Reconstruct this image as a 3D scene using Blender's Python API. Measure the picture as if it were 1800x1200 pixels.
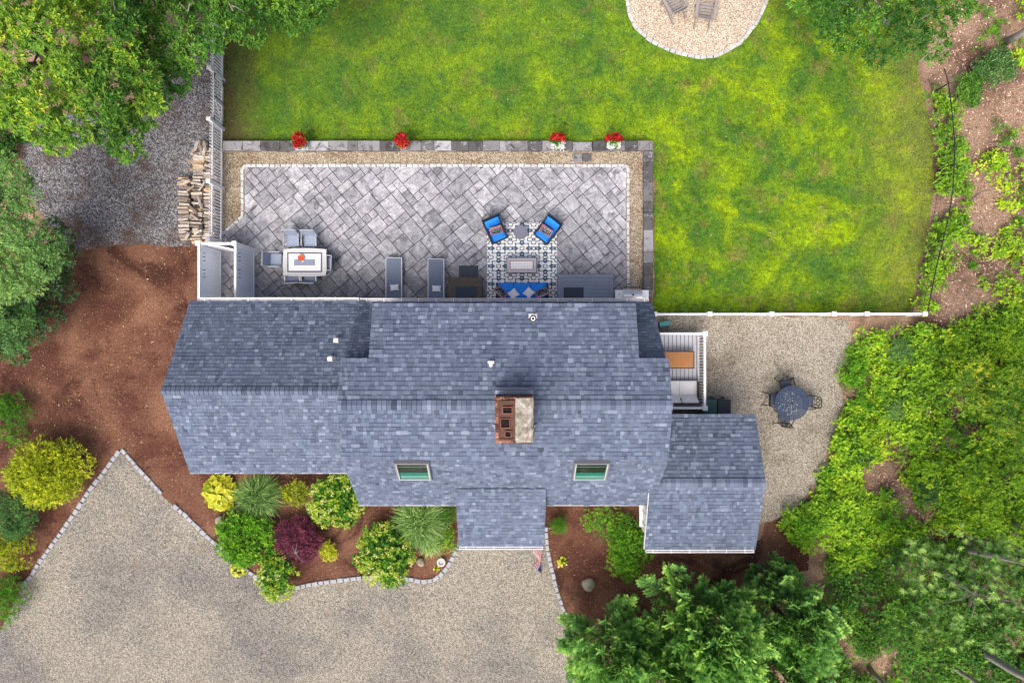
import bpy, math, random
import numpy as np
from mathutils import Vector, Matrix
for o in list(bpy.data.objects): bpy.data.objects.remove(o)
scene = bpy.context.scene
C = scene.collection
R = math.radians
# ------------------------------------------------------------------ camera, world, sun, exposure
CAMH = 27.0
cam_d = bpy.data.cameras.new('camera'); cam_d.lens = 24.0; cam_d.sensor_width = 36.0
cam_d.clip_end = 3000.0
cam = bpy.data.objects.new('camera', cam_d); C.objects.link(cam)
cam.location = (0, 0, CAMH); cam.rotation_euler = (0, 0, 0)
scene.camera = cam
SUN_EL, SUN_AZ = R(58), R(203)
world = bpy.data.worlds.new('World'); scene.world = world; world.use_nodes = True
wn = world.node_tree
bg = wn.nodes['Background']
sky = wn.nodes.new('ShaderNodeTexSky'); sky.sky_type = 'NISHITA'; sky.sun_disc = False
sky.sun_elevation = SUN_EL; sky.sun_rotation = SUN_AZ
sky.air_density = 0.7; sky.dust_density = 8.0; sky.ozone_density = 0.6
wn.links.new(sky.outputs[0], bg.inputs[0]); bg.inputs[1].default_value = 0.15
sd = bpy.data.lights.new('sun', 'SUN'); sd.energy = 1.35; sd.angle = R(30); sd.color = (1.0, 0.95, 0.88)
sun = bpy.data.objects.new('sun', sd); C.objects.link(sun)
sv = Vector((math.sin(SUN_AZ)*math.cos(SUN_EL), math.cos(SUN_AZ)*math.cos(SUN_EL), math.sin(SUN_EL)))
sun.rotation_euler = sv.to_track_quat('Z', 'Y').to_euler(); sun.location = sv*40
vs = scene.view_settings
vs.view_transform = 'Standard'; vs.look = 'None'; vs.gamma = 1.0; vs.use_curve_mapping = False
vs.exposure = 0.55

# ------------------------------------------------------------------ helpers
rnd = random.Random(7)
rng = np.random.default_rng(11)
def P(px, py, z=0.0):
    k = (CAMH - z)/1200.0
    return Vector(((px-900)*k, (600-py)*k, z))
def PX(px, z=0.0): return (px-900)*(CAMH-z)/1200.0
def PY(py, z=0.0): return (600-py)*(CAMH-z)/1200.0
def tag(o, label=None, cat=None, group=None, kind=None):
    if label: o['label'] = label
    if cat: o['category'] = cat
    if group: o['group'] = group
    if kind: o['kind'] = kind
    return o
def empty(name, loc=(0,0,0), rz=0.0, label=None, cat=None, group=None):
    o = bpy.data.objects.new(name, None); C.objects.link(o)
    o.location = loc; o.rotation_euler = (0,0,rz); o.empty_display_size = 0.2
    return tag(o, label, cat, group)
def add(name, me, mat=None, parent=None, loc=(0,0,0), rot=(0,0,0), scale=None):
    if mat is not None and len(me.materials) == 0: me.materials.append(mat)
    o = bpy.data.objects.new(name, me); C.objects.link(o)
    o.location = loc; o.rotation_euler = rot
    if scale is not None: o.scale = scale
    if parent is not None: o.parent = parent
    return o
class MB:
    def __init__(s, off=(0,0,0)):
        s.v = []; s.f = []; s.m = []; s.t = []; s.mi = 0; s.tint = 0.5; s.off = Vector(off)
    def _add(s, vs_, fs):
        b = len(s.v)
        s.v += [tuple(Vector(v)-s.off) for v in vs_]
        for f in fs:
            s.f.append(tuple(i+b for i in f)); s.m.append(s.mi); s.t.append(s.tint)
        return s
    def box(s, x0, x1, y0, y1, z0, z1, M=None):
        if x0 > x1: x0, x1 = x1, x0
        if y0 > y1: y0, y1 = y1, y0
        vs_ = [Vector(p) for p in ((x0,y0,z0),(x1,y0,z0),(x1,y1,z0),(x0,y1,z0),(x0,y0,z1),(x1,y0,z1),(x1,y1,z1),(x0,y1,z1))]
        if M is not None: vs_ = [M @ p for p in vs_]
        return s._add(vs_, [(0,3,2,1),(4,5,6,7),(0,1,5,4),(1,2,6,5),(2,3,7,6),(3,0,4,7)])
    def cbox(s, x0, x1, y0, y1, z0, z1, c=0.01, M=None):
        # box with chamfered top edges
        if x0 > x1: x0, x1 = x1, x0
        if y0 > y1: y0, y1 = y1, y0
        c = min(c, (x1-x0)*.45, (y1-y0)*.45, (z1-z0)*.9)
        vs_ = [Vector(p) for p in ((x0,y0,z0),(x1,y0,z0),(x1,y1,z0),(x0,y1,z0),
              (x0,y0,z1-c),(x1,y0,z1-c),(x1,y1,z1-c),(x0,y1,z1-c),
              (x0+c,y0+c,z1),(x1-c,y0+c,z1),(x1-c,y1-c,z1),(x0+c,y1-c,z1))]
        if M is not None: vs_ = [M @ p for p in vs_]
        return s._add(vs_, [(0,3,2,1),(0,1,5,4),(1,2,6,5),(2,3,7,6),(3,0,4,7),
                            (4,5,9,8),(5,6,10,9),(6,7,11,10),(7,4,8,11),(8,9,10,11)])
    def prism(s, pts, z0, z1):
        n = len(pts)
        vs_ = [Vector((p[0],p[1],z0)) for p in pts] + [Vector((p[0],p[1],z1)) for p in pts]
        fs = [tuple(reversed(range(n))), tuple(range(n, 2*n))]
        for i in range(n):
            j = (i+1) % n; fs.append((i, j, j+n, i+n))
        return s._add(vs_, fs)
    def tube(s, pts, radii, n=6, cap=True):
        pts = [Vector(p) for p in pts]
        if not hasattr(radii, '__len__'): radii = [radii]*len(pts)
        vs_ = []; fs = []
        for i, p in enumerate(pts):
            d = (pts[min(i+1,len(pts)-1)] - pts[max(i-1,0)])
            if d.length < 1e-9: d = Vector((0,0,1))
            d.normalize()
            a = Vector((0,0,1)) if abs(d.z) < .9 else Vector((1,0,0))
            u = d.cross(a).normalized(); w = u.cross(d).normalized()
            for k in range(n):
                t = 2*math.pi*k/n
                vs_.append(p + (u*math.cos(t) + w*math.sin(t))*radii[i])
        for i in range(len(pts)-1):
            for k in range(n):
                l = (k+1) % n
                fs.append((i*n+k, i*n+l, (i+1)*n+l, (i+1)*n+k))
        if cap:
            fs.append(tuple(reversed(range(n)))); fs.append(tuple((len(pts)-1)*n+k for k in range(n)))
        return s._add(vs_, fs)
    def ring(s, r0, r1, z0, z1, n=48):
        vs_ = []; fs = []
        for (r, z) in ((r0,z0),(r1,z0),(r1,z1),(r0,z1)):
            for k in range(n): t = 2*math.pi*k/n; vs_.append((r*math.cos(t), r*math.sin(t), z))
        for i in range(4):
            for k in range(n): l = (k+1) % n; j = (i+1) % 4; fs.append((i*n+k, i*n+l, j*n+l, j*n+k))
        return s._add(vs_, fs)
    def lathe(s, prof, c=(0,0,0), n=16, sx=1, sy=1):
        c = Vector(c); vs_ = []; fs = []
        for (r, z) in prof:
            for k in range(n):
                t = 2*math.pi*k/n
                vs_.append(c + Vector((r*sx*math.cos(t), r*sy*math.sin(t), z)))
        for i in range(len(prof)-1):
            for k in range(n):
                l = (k+1) % n
                fs.append((i*n+k, i*n+l, (i+1)*n+l, (i+1)*n+k))
        fs.append(tuple(reversed(range(n)))); fs.append(tuple((len(prof)-1)*n+k for k in range(n)))
        return s._add(vs_, fs)
    def cushion(s, cx, cy, cz, w, d, h, M=None, n=6, puff=0.5, pinch=0.0):
        # soft pillow shape: superellipsoid grid
        vs_ = []; fs = []
        for side in (1, -1):
            for i in range(n+1):
                for j in range(n+1):
                    u = -1+2*i/n; v = -1+2*j/n
                    e = (1-abs(u)**4)*(1-abs(v)**4)
                    pin = 1 - pinch*(1-abs(u))*abs(v)**3 ; pin2 = 1 - pinch*(1-abs(v))*abs(u)**3
                    z = side*h/2*(puff*(e**.5) + (1-puff)*(1 if e > 0 else .0))
                    vs_.append(Vector((u*w/2*pin2, v*d/2*pin, z)))
        N = (n+1)*(n+1)
        for k, side in enumerate((1, -1)):
            for i in range(n):
                for j in range(n):
                    a = k*N + i*(n+1)+j
                    q = (a, a+n+1, a+n+2, a+1)
                    fs.append(q if side == 1 else tuple(reversed(q)))
        edge = [(i,0) for i in range(n)] + [(n,j) for j in range(n)] + [(i,n) for i in range(n,0,-1)] + [(0,j) for j in range(n,0,-1)]
        for k in range(len(edge)):
            a = edge[k]; b = edge[(k+1) % len(edge)]
            ia = a[0]*(n+1)+a[1]; ib = b[0]*(n+1)+b[1]
            fs.append((ib, ia, ia+N, ib+N))
        T = Matrix.Translation((cx,cy,cz))
        if M is not None: T = T @ M
        return s._add([T @ v for v in vs_], fs)
    def mesh(s, name, mats=None, smooth=False):
        me = bpy.data.meshes.new(name)
        me.from_pydata(s.v, [], s.f)
        if mats:
            for m in mats: me.materials.append(m)
        if any(s.m): me.polygons.foreach_set('material_index', s.m)
        a = me.attributes.new('tint', 'FLOAT', 'FACE'); a.data.foreach_set('value', s.t)
        if smooth: me.polygons.foreach_set('use_smooth', [True]*len(s.f))
        me.update(); return me
    def build(s, name, mat, parent=None, loc=(0,0,0), rot=(0,0,0), smooth=False):
        mats = mat if isinstance(mat, (list, tuple)) else [mat]
        return add(name, s.mesh(name, mats, smooth), None, parent, loc, rot)
def np_mesh(name, verts, faces_n, loops, tint, mat, smooth=False):
    # verts (N,3); constant face size faces_n; loops flat index array; tint per vertex
    me = bpy.data.meshes.new(name)
    nv = len(verts); nl = len(loops); nf = nl//faces_n
    me.vertices.add(nv); me.vertices.foreach_set('co', np.ascontiguousarray(verts, dtype=np.float32).ravel())
    me.loops.add(nl); me.loops.foreach_set('vertex_index', np.ascontiguousarray(loops, dtype=np.int32).ravel())
    me.polygons.add(nf)
    me.polygons.foreach_set('loop_start', np.arange(0, nl, faces_n, dtype=np.int32))
    me.polygons.foreach_set('loop_total', np.full(nf, faces_n, dtype=np.int32))
    a = me.attributes.new('tint', 'FLOAT', 'POINT'); a.data.foreach_set('value', np.ascontiguousarray(tint, dtype=np.float32))
    if smooth: me.polygons.foreach_set('use_smooth', np.ones(nf, dtype=bool))
    me.update(calc_edges=True); me.materials.append(mat)
    return me
def nrmz(a): return a/np.maximum(np.linalg.norm(a, axis=-1, keepdims=True), 1e-9)

# ------------------------------------------------------------------ materials
class NB:
    def __init__(s, name):
        s.m = bpy.data.materials.new(name); s.m.use_nodes = True; s.t = s.m.node_tree
        s.n = s.t.nodes; s.bsdf = s.n['Principled BSDF']; s.out = s.n['Material Output']
        s._pos = None
    def L(s, a, b): s.t.links.new(a, b)
    def pos(s):
        if s._pos is None: s._pos = s.n.new('ShaderNodeNewGeometry').outputs['Position']
        return s._pos
    def obj(s): return s.n.new('ShaderNodeTexCoord').outputs['Object']
    def attr(s, name='tint'):
        a = s.n.new('ShaderNodeAttribute'); a.attribute_name = name; return a.outputs['Fac']
    def orand(s): return s.n.new('ShaderNodeObjectInfo').outputs['Random']
    def noise(s, scale, detail=4, rough=.55, vec=None, dist=0.0):
        x = s.n.new('ShaderNodeTexNoise'); x.inputs['Scale'].default_value = scale; x.inputs['Detail'].default_value = detail
        x.inputs['Roughness'].default_value = rough; x.inputs['Distortion'].default_value = dist
        s.L(vec if vec is not None else s.pos(), x.inputs['Vector']); return x.outputs['Fac']
    def vor(s, scale, out='Color', vec=None, feat='F1', rand=1.0):
        x = s.n.new('ShaderNodeTexVoronoi'); x.feature = feat; x.inputs['Scale'].default_value = scale
        x.inputs['Randomness'].default_value = rand
        s.L(vec if vec is not None else s.pos(), x.inputs['Vector']); return x.outputs[out]
    def ramp(s, fac, stops, interp='LINEAR'):
        x = s.n.new('ShaderNodeValToRGB'); x.color_ramp.interpolation = interp
        e = x.color_ramp.elements
        while len(e) < len(stops): e.new(0.5)
        for i, (p, c) in enumerate(stops):
            e[i].position = p; e[i].color = (*c, 1) if len(c) == 3 else c
        s.L(fac, x.inputs['Fac']); return x.outputs['Color']
    def mix(s, fac, a, b, mode='MIX'):
        x = s.n.new('ShaderNodeMix'); x.data_type = 'RGBA'; x.blend_type = mode
        if isinstance(fac, (int, float)): x.inputs[0].default_value = fac
        else: s.L(fac, x.inputs[0])
        for i, c in ((6, a), (7, b)):
            if isinstance(c, (tuple, list)): x.inputs[i].default_value = (*c, 1)
            else: s.L(c, x.inputs[i])
        return x.outputs[2]
    def math(s, op, a, b=None, c=None, clamp=False):
        x = s.n.new('ShaderNodeMath'); x.operation = op; x.use_clamp = clamp
        for i, v in enumerate((a, b, c)):
            if v is None: continue
            if isinstance(v, (int, float)): x.inputs[i].default_value = v
            else: s.L(v, x.inputs[i])
        return x.outputs[0]
    def sep(s, v):
        x = s.n.new('ShaderNodeSeparateXYZ'); s.L(v, x.inputs[0]); return x.outputs
    def bump(s, h, strength=.4, dist=.02):
        x = s.n.new('ShaderNodeBump'); x.inputs['Strength'].default_value = strength; x.inputs['Distance'].default_value = dist
        s.L(h, x.inputs['Height']); s.L(x.outputs[0], s.bsdf.inputs['Normal'])
    def done(s, col, rough=.8, spec=.3, metal=0.0):
        if isinstance(col, (tuple, list)): s.bsdf.inputs['Base Color'].default_value = (*col, 1)
        else: s.L(col, s.bsdf.inputs['Base Color'])
        if isinstance(rough, (int, float)): s.bsdf.inputs['Roughness'].default_value = rough
        else: s.L(rough, s.bsdf.inputs['Roughness'])
        s.bsdf.inputs['Specular IOR Level'].default_value = spec
        s.bsdf.inputs['Metallic'].default_value = metal
        return s.m
def mul(c, k): return tuple(min(1, x*k) for x in c)
def plain(name, col, rough=.6, var=.12, scale=9.0, spec=.3, metal=0.0, bump=0.0):
    b = NB(name)
    n = b.noise(scale, 5, .6)
    n2 = b.noise(scale*9, 3, .6)
    f = b.math('ADD', b.math('MULTIPLY', n, .6), b.math('MULTIPLY', n2, .4))
    c = b.ramp(f, [(.3, mul(col, 1-var)), (.7, mul(col, 1+var))])
    if bump: b.bump(n2, bump, .01)
    return b.done(c, rough, spec, metal)
def leafmat(name, stops, trans=.32, rough=.5, patch=None, gloss=.25, bright=1.5):
    b = NB(name)
    f = b.attr()
    c = b.ramp(f, [(p_, mul(c_, bright)) for p_, c_ in stops])
    if patch:
        n = b.noise(patch[0], 3, .6)
        c = b.mix(b.ramp(n, [(patch[2], (0,0,0)), (patch[3], (1,1,1))]), c, patch[1])
    b.done(c, rough, gloss)
    tr = b.n.new('ShaderNodeBsdfTranslucent'); b.L(c, tr.inputs['Color'])
    ms = b.n.new('ShaderNodeMixShader'); ms.inputs[0].default_value = trans
    b.L(b.bsdf.outputs[0], ms.inputs[1]); b.L(tr.outputs[0], ms.inputs[2]); b.L(ms.outputs[0], b.out.inputs['Surface'])
    return b.m
def gravelmat(name, stops, scale=20, dark=None, dscale=.5, dlo=.5, dhi=.7, bump=.6, extra=None):
    b = NB(name)
    v = b.vor(scale, 'Color'); s3 = b.sep(v)
    v2 = b.sep(b.vor(scale*2.3, 'Color'))
    f = b.math('ADD', b.math('MULTIPLY', s3[0], .80), b.math('MULTIPLY', v2[1], .20))
    c = b.ramp(f, stops)
    n = b.noise(dscale, 6, .65)
    if dark is not None:
        c = b.mix(b.ramp(n, [(dlo, (0,0,0)), (dhi, (1,1,1))]), c, dark, 'MULTIPLY')
    if extra is not None:
        n3 = b.noise(extra[0], 5, .7)
        c = b.mix(b.ramp(n3, [(extra[2], (0,0,0)), (extra[3], (1,1,1))]), c, extra[1])
    d = b.vor(scale, 'Distance')
    b.bump(b.math('SUBTRACT', 1.0, d), bump, .03)
    return b.done(c, .85, .2)

MAT = {}
# roof shingles: tint attribute holds the granule blend of each tab, plus painted vent shade on ridge caps
b = NB('shingle_granules')
f = b.attr()
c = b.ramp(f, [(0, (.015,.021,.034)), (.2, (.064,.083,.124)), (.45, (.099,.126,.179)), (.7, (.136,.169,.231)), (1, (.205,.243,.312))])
g = b.noise(160, 2, .7)
c = b.mix(.5, c, b.ramp(g, [(.3, (.35,.36,.42)), (.7, (.75,.75,.78))]), 'OVERLAY')
w = b.noise(.55, 4, .6)
c = b.mix(b.ramp(w, [(.45, (0,0,0)), (.75, (.35,.35,.35))]), c, (.14,.165,.23))
sp = b.sep(b.pos()); cmb = b.n.new('ShaderNodeCombineXYZ'); b.L(b.math('MULTIPLY', sp[0], 3.2), cmb.inputs[0]); b.L(b.math('MULTIPLY', sp[1], .35), cmb.inputs[1])
stk = b.noise(1.0, 4, .65, cmb.outputs[0]); c = b.mix(.35, c, b.ramp(stk, [(.3,(.36,.36,.37)),(.7,(.62,.62,.61))]), 'OVERLAY')
b.bump(g, .3, .005)
MAT['shingle'] = b.done(c, .9, .15)
MAT['roofdeck'] = plain('roof_underlay', (.07,.08,.11), .9)
MAT['white'] = plain('white_vinyl', (.80,.81,.84), .4, .04, 3.0, .4)
MAT['trim'] = plain('white_trim', (.58,.59,.62), .5, .05, 5.0)
MAT['vinyl'] = plain('pale_vinyl_panel', (.80,.86,.94), .45, .05, 2.0, .4)
MAT['siding'] = plain('white_clapboard', (.72,.72,.72), .6, .06, 4.0)
MAT['gutter'] = plain('gutter_aluminium', (.74,.74,.76), .4, .08, 6.0)
MAT['gutter_in'] = plain('gutter_inside', (.42,.42,.44), .6, .3, 8.0)
# patio pavers
b = NB('paver_stone')
r_ = b.orand()
c = b.ramp(r_, [(0, (.25,.255,.285)), (.35, (.30,.305,.34)), (.7, (.345,.35,.385)), (1, (.41,.415,.45))])
n = b.noise(3.2, 7, .68, dist=1.1)
c = b.mix(.85, c, b.ramp(n, [(.30, (.16,.165,.18)), (.5, (.48,.48,.49)), (.70, (.82,.82,.83))]), 'OVERLAY')
nr = b.noise(13, 5, .75); c = b.mix(.5, c, b.ramp(nr, [(.32,(.25,.25,.25)),(.68,(.75,.75,.75))]), 'OVERLAY')
n2 = b.noise(1.9, 5, .62, dist=.5)
st = b.ramp(n2, [(.58, (0,0,0)), (.67, (.75,.75,.75))])
c = b.mix(st, c, (.085,.087,.10))
n3 = b.noise(.45, 4, .6)
c = b.mix(b.ramp(n3, [(.50, (0,0,0)), (.72, (.45,.45,.45))]), c, (.15,.15,.165))
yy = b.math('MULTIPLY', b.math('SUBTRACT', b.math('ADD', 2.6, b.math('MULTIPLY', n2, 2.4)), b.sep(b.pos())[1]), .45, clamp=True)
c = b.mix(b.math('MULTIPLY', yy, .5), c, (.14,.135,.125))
b.bump(n, .5, .02)
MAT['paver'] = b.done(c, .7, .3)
MAT['joint'] = plain('joint_sand', (.028,.028,.03), .95, .3, 10)
b = NB('granite_block')
c = b.ramp(b.orand(), [(0, (.40,.40,.42)), (.5, (.52,.52,.53)), (1, (.62,.61,.61))])
n = b.noise(30, 4, .7)
c = b.mix(.5, c, b.ramp(n, [(.3, (.3,.3,.3)), (.7, (.7,.7,.7))]), 'OVERLAY')
b.bump(n, .5, .02)
MAT['cobble'] = b.done(c, .85)
b = NB('wall_block_stone')
c = b.ramp(b.orand(), [(0, (.075,.075,.08)), (.3, (.14,.14,.145)), (.65, (.25,.25,.27)), (1, (.38,.39,.43))])
n = b.noise(2.6, 7, .75, dist=.8)
c = b.mix(b.ramp(n, [(.5, (0,0,0)), (.62, (.85,.85,.85))]), c, (.035,.033,.032))
n4 = b.noise(3.7, 5, .7)
c = b.mix(b.ramp(n4, [(.58, (0,0,0)), (.66, (.6,.6,.6))]), c, (.40,.41,.45))
b.bump(n, .4, .02)
MAT['wallstone'] = b.done(c, .85)
# grounds
MAT['drive'] = gravelmat('driveway_gravel', [(0,(.06,.058,.055)),(.22,(.135,.128,.112)),(.42,(.225,.208,.172)),(.6,(.30,.279,.233)),(.8,(.385,.36,.305)),(1,(.56,.535,.475))], 36,
                         (.62,.64,.72), .26, .44, .66, .7, (.7, (.20,.155,.085), .60, .80))
MAT['side'] = gravelmat('side_yard_gravel', [(0,(.075,.066,.052)),(.22,(.165,.148,.118)),(.42,(.265,.24,.195)),(.6,(.345,.316,.262)),(.8,(.43,.40,.342)),(1,(.62,.59,.53))], 36,
                        (.55,.50,.43), .4, .50, .70, .7, (1.1, (.24,.19,.11), .68, .82))
MAT['greygrav'] = gravelmat('grey_crushed_stone', [(0,(.03,.03,.035)),(.3,(.085,.085,.095)),(.55,(.17,.17,.185)),(.8,(.27,.27,.29)),(1,(.45,.45,.47))], 22,
                            (.75,.74,.75), .5, .45, .7, .8, (.42, (.085,.055,.045), .47, .62))
MAT['tangrav'] = gravelmat('golden_pea_gravel', [(0,(.085,.065,.042)),(.25,(.19,.15,.105)),(.5,(.30,.25,.185)),(.75,(.40,.35,.275)),(1,(.58,.53,.45))], 28,
                           (.62,.54,.44), .8, .5, .75, .6)
MAT['pitgrav'] = gravelmat('pale_pea_gravel', [(0,(.15,.115,.08)),(.25,(.32,.265,.20)),(.5,(.46,.395,.315)),(.75,(.57,.50,.415)),(1,(.74,.69,.62))], 28,
                           (.80,.72,.62), .6, .5, .75, .5)
b = NB('bark_mulch')
n = b.noise(15, 6, .8)
c = b.ramp(n, [(.30, (.018,.008,.007)), (.45, (.078,.033,.024)), (.6, (.130,.058,.041)), (.75, (.235,.118,.082))])
n2 = b.noise(.42, 5, .62, dist=.4)
c = b.mix(b.ramp(n2, [(.40, (0,0,0)), (.64, (.8,.8,.8))]), c, b.ramp(n, [(.25, (.08,.038,.026)), (.5, (.235,.125,.08)), (.75, (.42,.25,.165))]))
n3 = b.noise(.45, 5, .65, dist=1.0)
c = b.mix(b.ramp(n3, [(.53, (0,0,0)), (.64, (.8,.8,.8))]), c, b.ramp(n, [(.3, (.014,.005,.005)), (.7, (.075,.032,.024))]))
b.bump(n, .8, .04)
MAT['mulch'] = b.done(c, .95, .1)
b = NB('forest_floor')
n = b.noise(16, 6, .75)
c = b.ramp(n, [(.25, (.08,.05,.036)), (.45, (.25,.165,.12)), (.6, (.42,.30,.22)), (.78, (.62,.48,.38))])
n2 = b.noise(.5, 5, .6)
c = b.mix(b.ramp(n2, [(.46, (0,0,0)), (.62, (.8,.8,.8))]), c, b.ramp(n, [(.25, (.03,.018,.012)), (.5, (.09,.052,.036)), (.78, (.20,.13,.095))]))
n3 = b.noise(.27, 3, .5)
c = b.mix(b.ramp(n3, [(.63, (0,0,0)), (.70, (.6,.6,.6))]), c, (.42,.33,.20))
b.bump(n, .8, .04)
MAT['forest'] = b.done(c, .95, .1)
def lawn_color(b):
    n1 = b.noise(.55, 7, .70, dist=.6)
    c = b.ramp(n1, [(.30, (.040,.120,.024)), (.42, (.088,.190,.018)), (.53, (.155,.270,.012)), (.64, (.275,.405,.006)), (.8, (.24,.36,.012))])
    n2 = b.noise(1.3, 5, .65, dist=.4)
    c = b.mix(b.ramp(n2, [(.52, (0,0,0)), (.68, (.75,.75,.75))]), c, (.048,.130,.028))
    n3 = b.noise(.95, 5, .65)
    c = b.mix(b.ramp(n3, [(.54, (0,0,0)), (.68, (.7,.7,.7))]), c, (.205,.185,.052))
    n5 = b.math('ADD', b.math('MULTIPLY', b.noise(7.5, 6, .75), .55), b.math('MULTIPLY', b.noise(2.6, 4, .7, dist=.6), .45))
    c = b.mix(.75, c, b.ramp(n5, [(.32, (.10,.10,.10)), (.5, (.5,.5,.5)), (.68, (.84,.84,.80))]), 'OVERLAY')
    p = b.sep(b.pos())
    # greener, lusher turf to the north-west of the garden; drier straw towards the east edge
    nw = b.math('ADD', b.math('MULTIPLY', p[1], .11), b.math('MULTIPLY', p[0], -.045))
    fac = b.math('SUBTRACT', b.math('ADD', nw, b.math('MULTIPLY', n1, 1.2)), 1.25, clamp=True)
    c = b.mix(b.math('MULTIPLY', fac, .45, clamp=True), c, (.060,.145,.030))
    dry = b.math('MULTIPLY', b.math('SUBTRACT', b.math('ADD', p[0], b.math('MULTIPLY', n2, 5.0)), 15.6), .3, clamp=True)
    c = b.mix(b.math('MULTIPLY', dry, .5), c, (.21,.20,.06))
    bare = b.noise(.8, 6, .7)
    wl = b.math('MULTIPLY', b.math('SUBTRACT', b.math('SUBTRACT', b.math('MULTIPLY', bare, 5.0), 1.2), b.math('ADD', p[0], 11.0)), .6, clamp=True)
    c = b.mix(b.math('MULTIPLY', wl, .85), c, (.11,.085,.045))
    return c
b = NB('lawn_turf')
c = lawn_color(b)
n = b.noise(26, 5, .75)
c = b.mix(.85, c, b.ramp(n, [(.25, (.18,.18,.18)), (.5, (.5,.5,.5)), (.75, (.82,.82,.82))]), 'OVERLAY')
b.bump(n, .9, .05)
MAT['lawn'] = b.done(c, .9, .1)
b = NB('grass_blades')
c = lawn_color(b)
c = b.mix(.9, c, b.ramp(b.attr(), [(0, (.12,.12,.12)), (.5, (.48,.48,.48)), (1, (.84,.84,.72))]), 'OVERLAY')
b.done(c, .7, .2)
MAT['blades'] = b.m

# ------------------------------------------------------------------ setting: ground sheets
def wob(pts, amp=.06, step=.35, closed=True, seed=0):
    # resample an outline and make it uneven
    r = random.Random(seed); out = []
    n = len(pts)
    for i in range(n if closed else n-1):
        a = Vector(pts[i][:2]); c2 = Vector(pts[(i+1) % n][:2])
        k = max(1, int((c2-a).length/step))
        for j in range(k):
            p = a.lerp(c2, j/k)
            out.append((p.x + r.uniform(-amp, amp), p.y + r.uniform(-amp, amp)))
    return out
def sheet(name, pxpts, z, mat, amp=.05, step=.35, label=None, seed=1):
    pts = [P(x, y, 0) for x, y in pxpts]
    w = wob(pts, amp, step, True, seed) if amp > 0 else [(p.x, p.y) for p in pts]
    area = sum(w[i][0]*w[(i+1) % len(w)][1] - w[(i+1) % len(w)][0]*w[i][1] for i in range(len(w)))
    if area < 0: w = w[::-1]
    import mathutils.geometry as mg
    tris = mg.tessellate_polygon([[Vector((p[0], p[1], 0)) for p in w]])
    me = bpy.data.meshes.new(name)
    fs = []
    for t in tris:
        a, b2, c2 = (Vector((*w[i], 0)) for i in t)
        fs.append(tuple(t) if (b2-a).cross(c2-a).z > 0 else tuple(reversed(t)))
    me.from_pydata([(p[0], p[1], z) for p in w], [], fs); me.update()
    o = add(name, me, mat); tag(o, label, kind='structure'); return o
gm = MB(); gm._add([(-400,-400,0),(400,-400,0),(400,400,0),(-400,400,0)], [(0,1,2,3)])
tag(gm.build('ground', MAT['forest']), kind='structure')
MULCH = [(-160,425),(130,428),(300,430),(350,425),(352,560),(560,640),(1150,640),(1190,880),(1190,950),(1335,950),(1350,905),(1385,900),(1420,960),(1418,1000),(1300,1060),(1200,1120),(1120,1230),(980,1300),(-160,1300)]
sheet('mulch_ground', MULCH, .008, MAT['mulch'], .08, seed=2)
sheet('grey_gravel_path', [(55,215),(120,200),(250,190),(330,60),(393,60),(393,262),(388,430),(318,432),(230,428),(135,440),(85,400),(45,330),(40,260)], .014, MAT['greygrav'], .09, .25, seed=3)
DRIVE = [(210,792),(247,830),(283,868),(330,912),(365,945),(400,975),(440,1008),(475,1028),(512,1035),(560,1026),(640,1016),(700,1017),(742,1024),(766,1019),(786,1000),(803,962),(806,930),(960,930),(963,960),(971,1000),(981,1040),(1000,1090),(1018,1140),(1040,1300),(-160,1300),(-160,1180),(0,1110),(38,1032),(55,1012),(70,987),(100,947),(128,907),(165,852),(188,824)]
sheet('driveway', DRIVE, .018, MAT['drive'], .015, .3, seed=4)
SIDE = [(1150,548),(1492,558),(1500,600),(1497,632),(1474,648),(1478,690),(1492,720),(1470,752),(1452,800),(1436,850),(1405,890),(1372,912),(1340,920),(1180,900),(1150,720)]
sheet('side_yard', SIDE, .014, MAT['side'], .10, .25, seed=5)
LAWN = [(393,-160),(1720,-160),(1700,-40),(1640,60),(1612,120),(1628,180),(1641,260),(1638,350),(1624,430),(1608,510),(1600,553),(1300,553),(1150,553),(1150,250),(393,250)]
LAWN_W = wob([P(x, y) for x, y in LAWN], .05, .3, True, 6)
sheet('lawn', LAWN, .024, MAT['lawn'], .05, .3, seed=6)
PIT = [(1101,-8),(1107,30),(1122,54),(1150,76),(1190,93),(1230,101),(1262,98),(1300,77),(1330,42),(1347,5),(1349,-40),(1330,-90),(1280,-125),(1220,-135),(1160,-120),(1120,-75)]
sheet('fire_pit_circle', PIT, .032, MAT['pitgrav'], .01, .3, seed=7)
sheet('patio_border', [(388,255),(1140,255),(1140,530),(388,530)], .030, MAT['tangrav'], 0)

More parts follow.
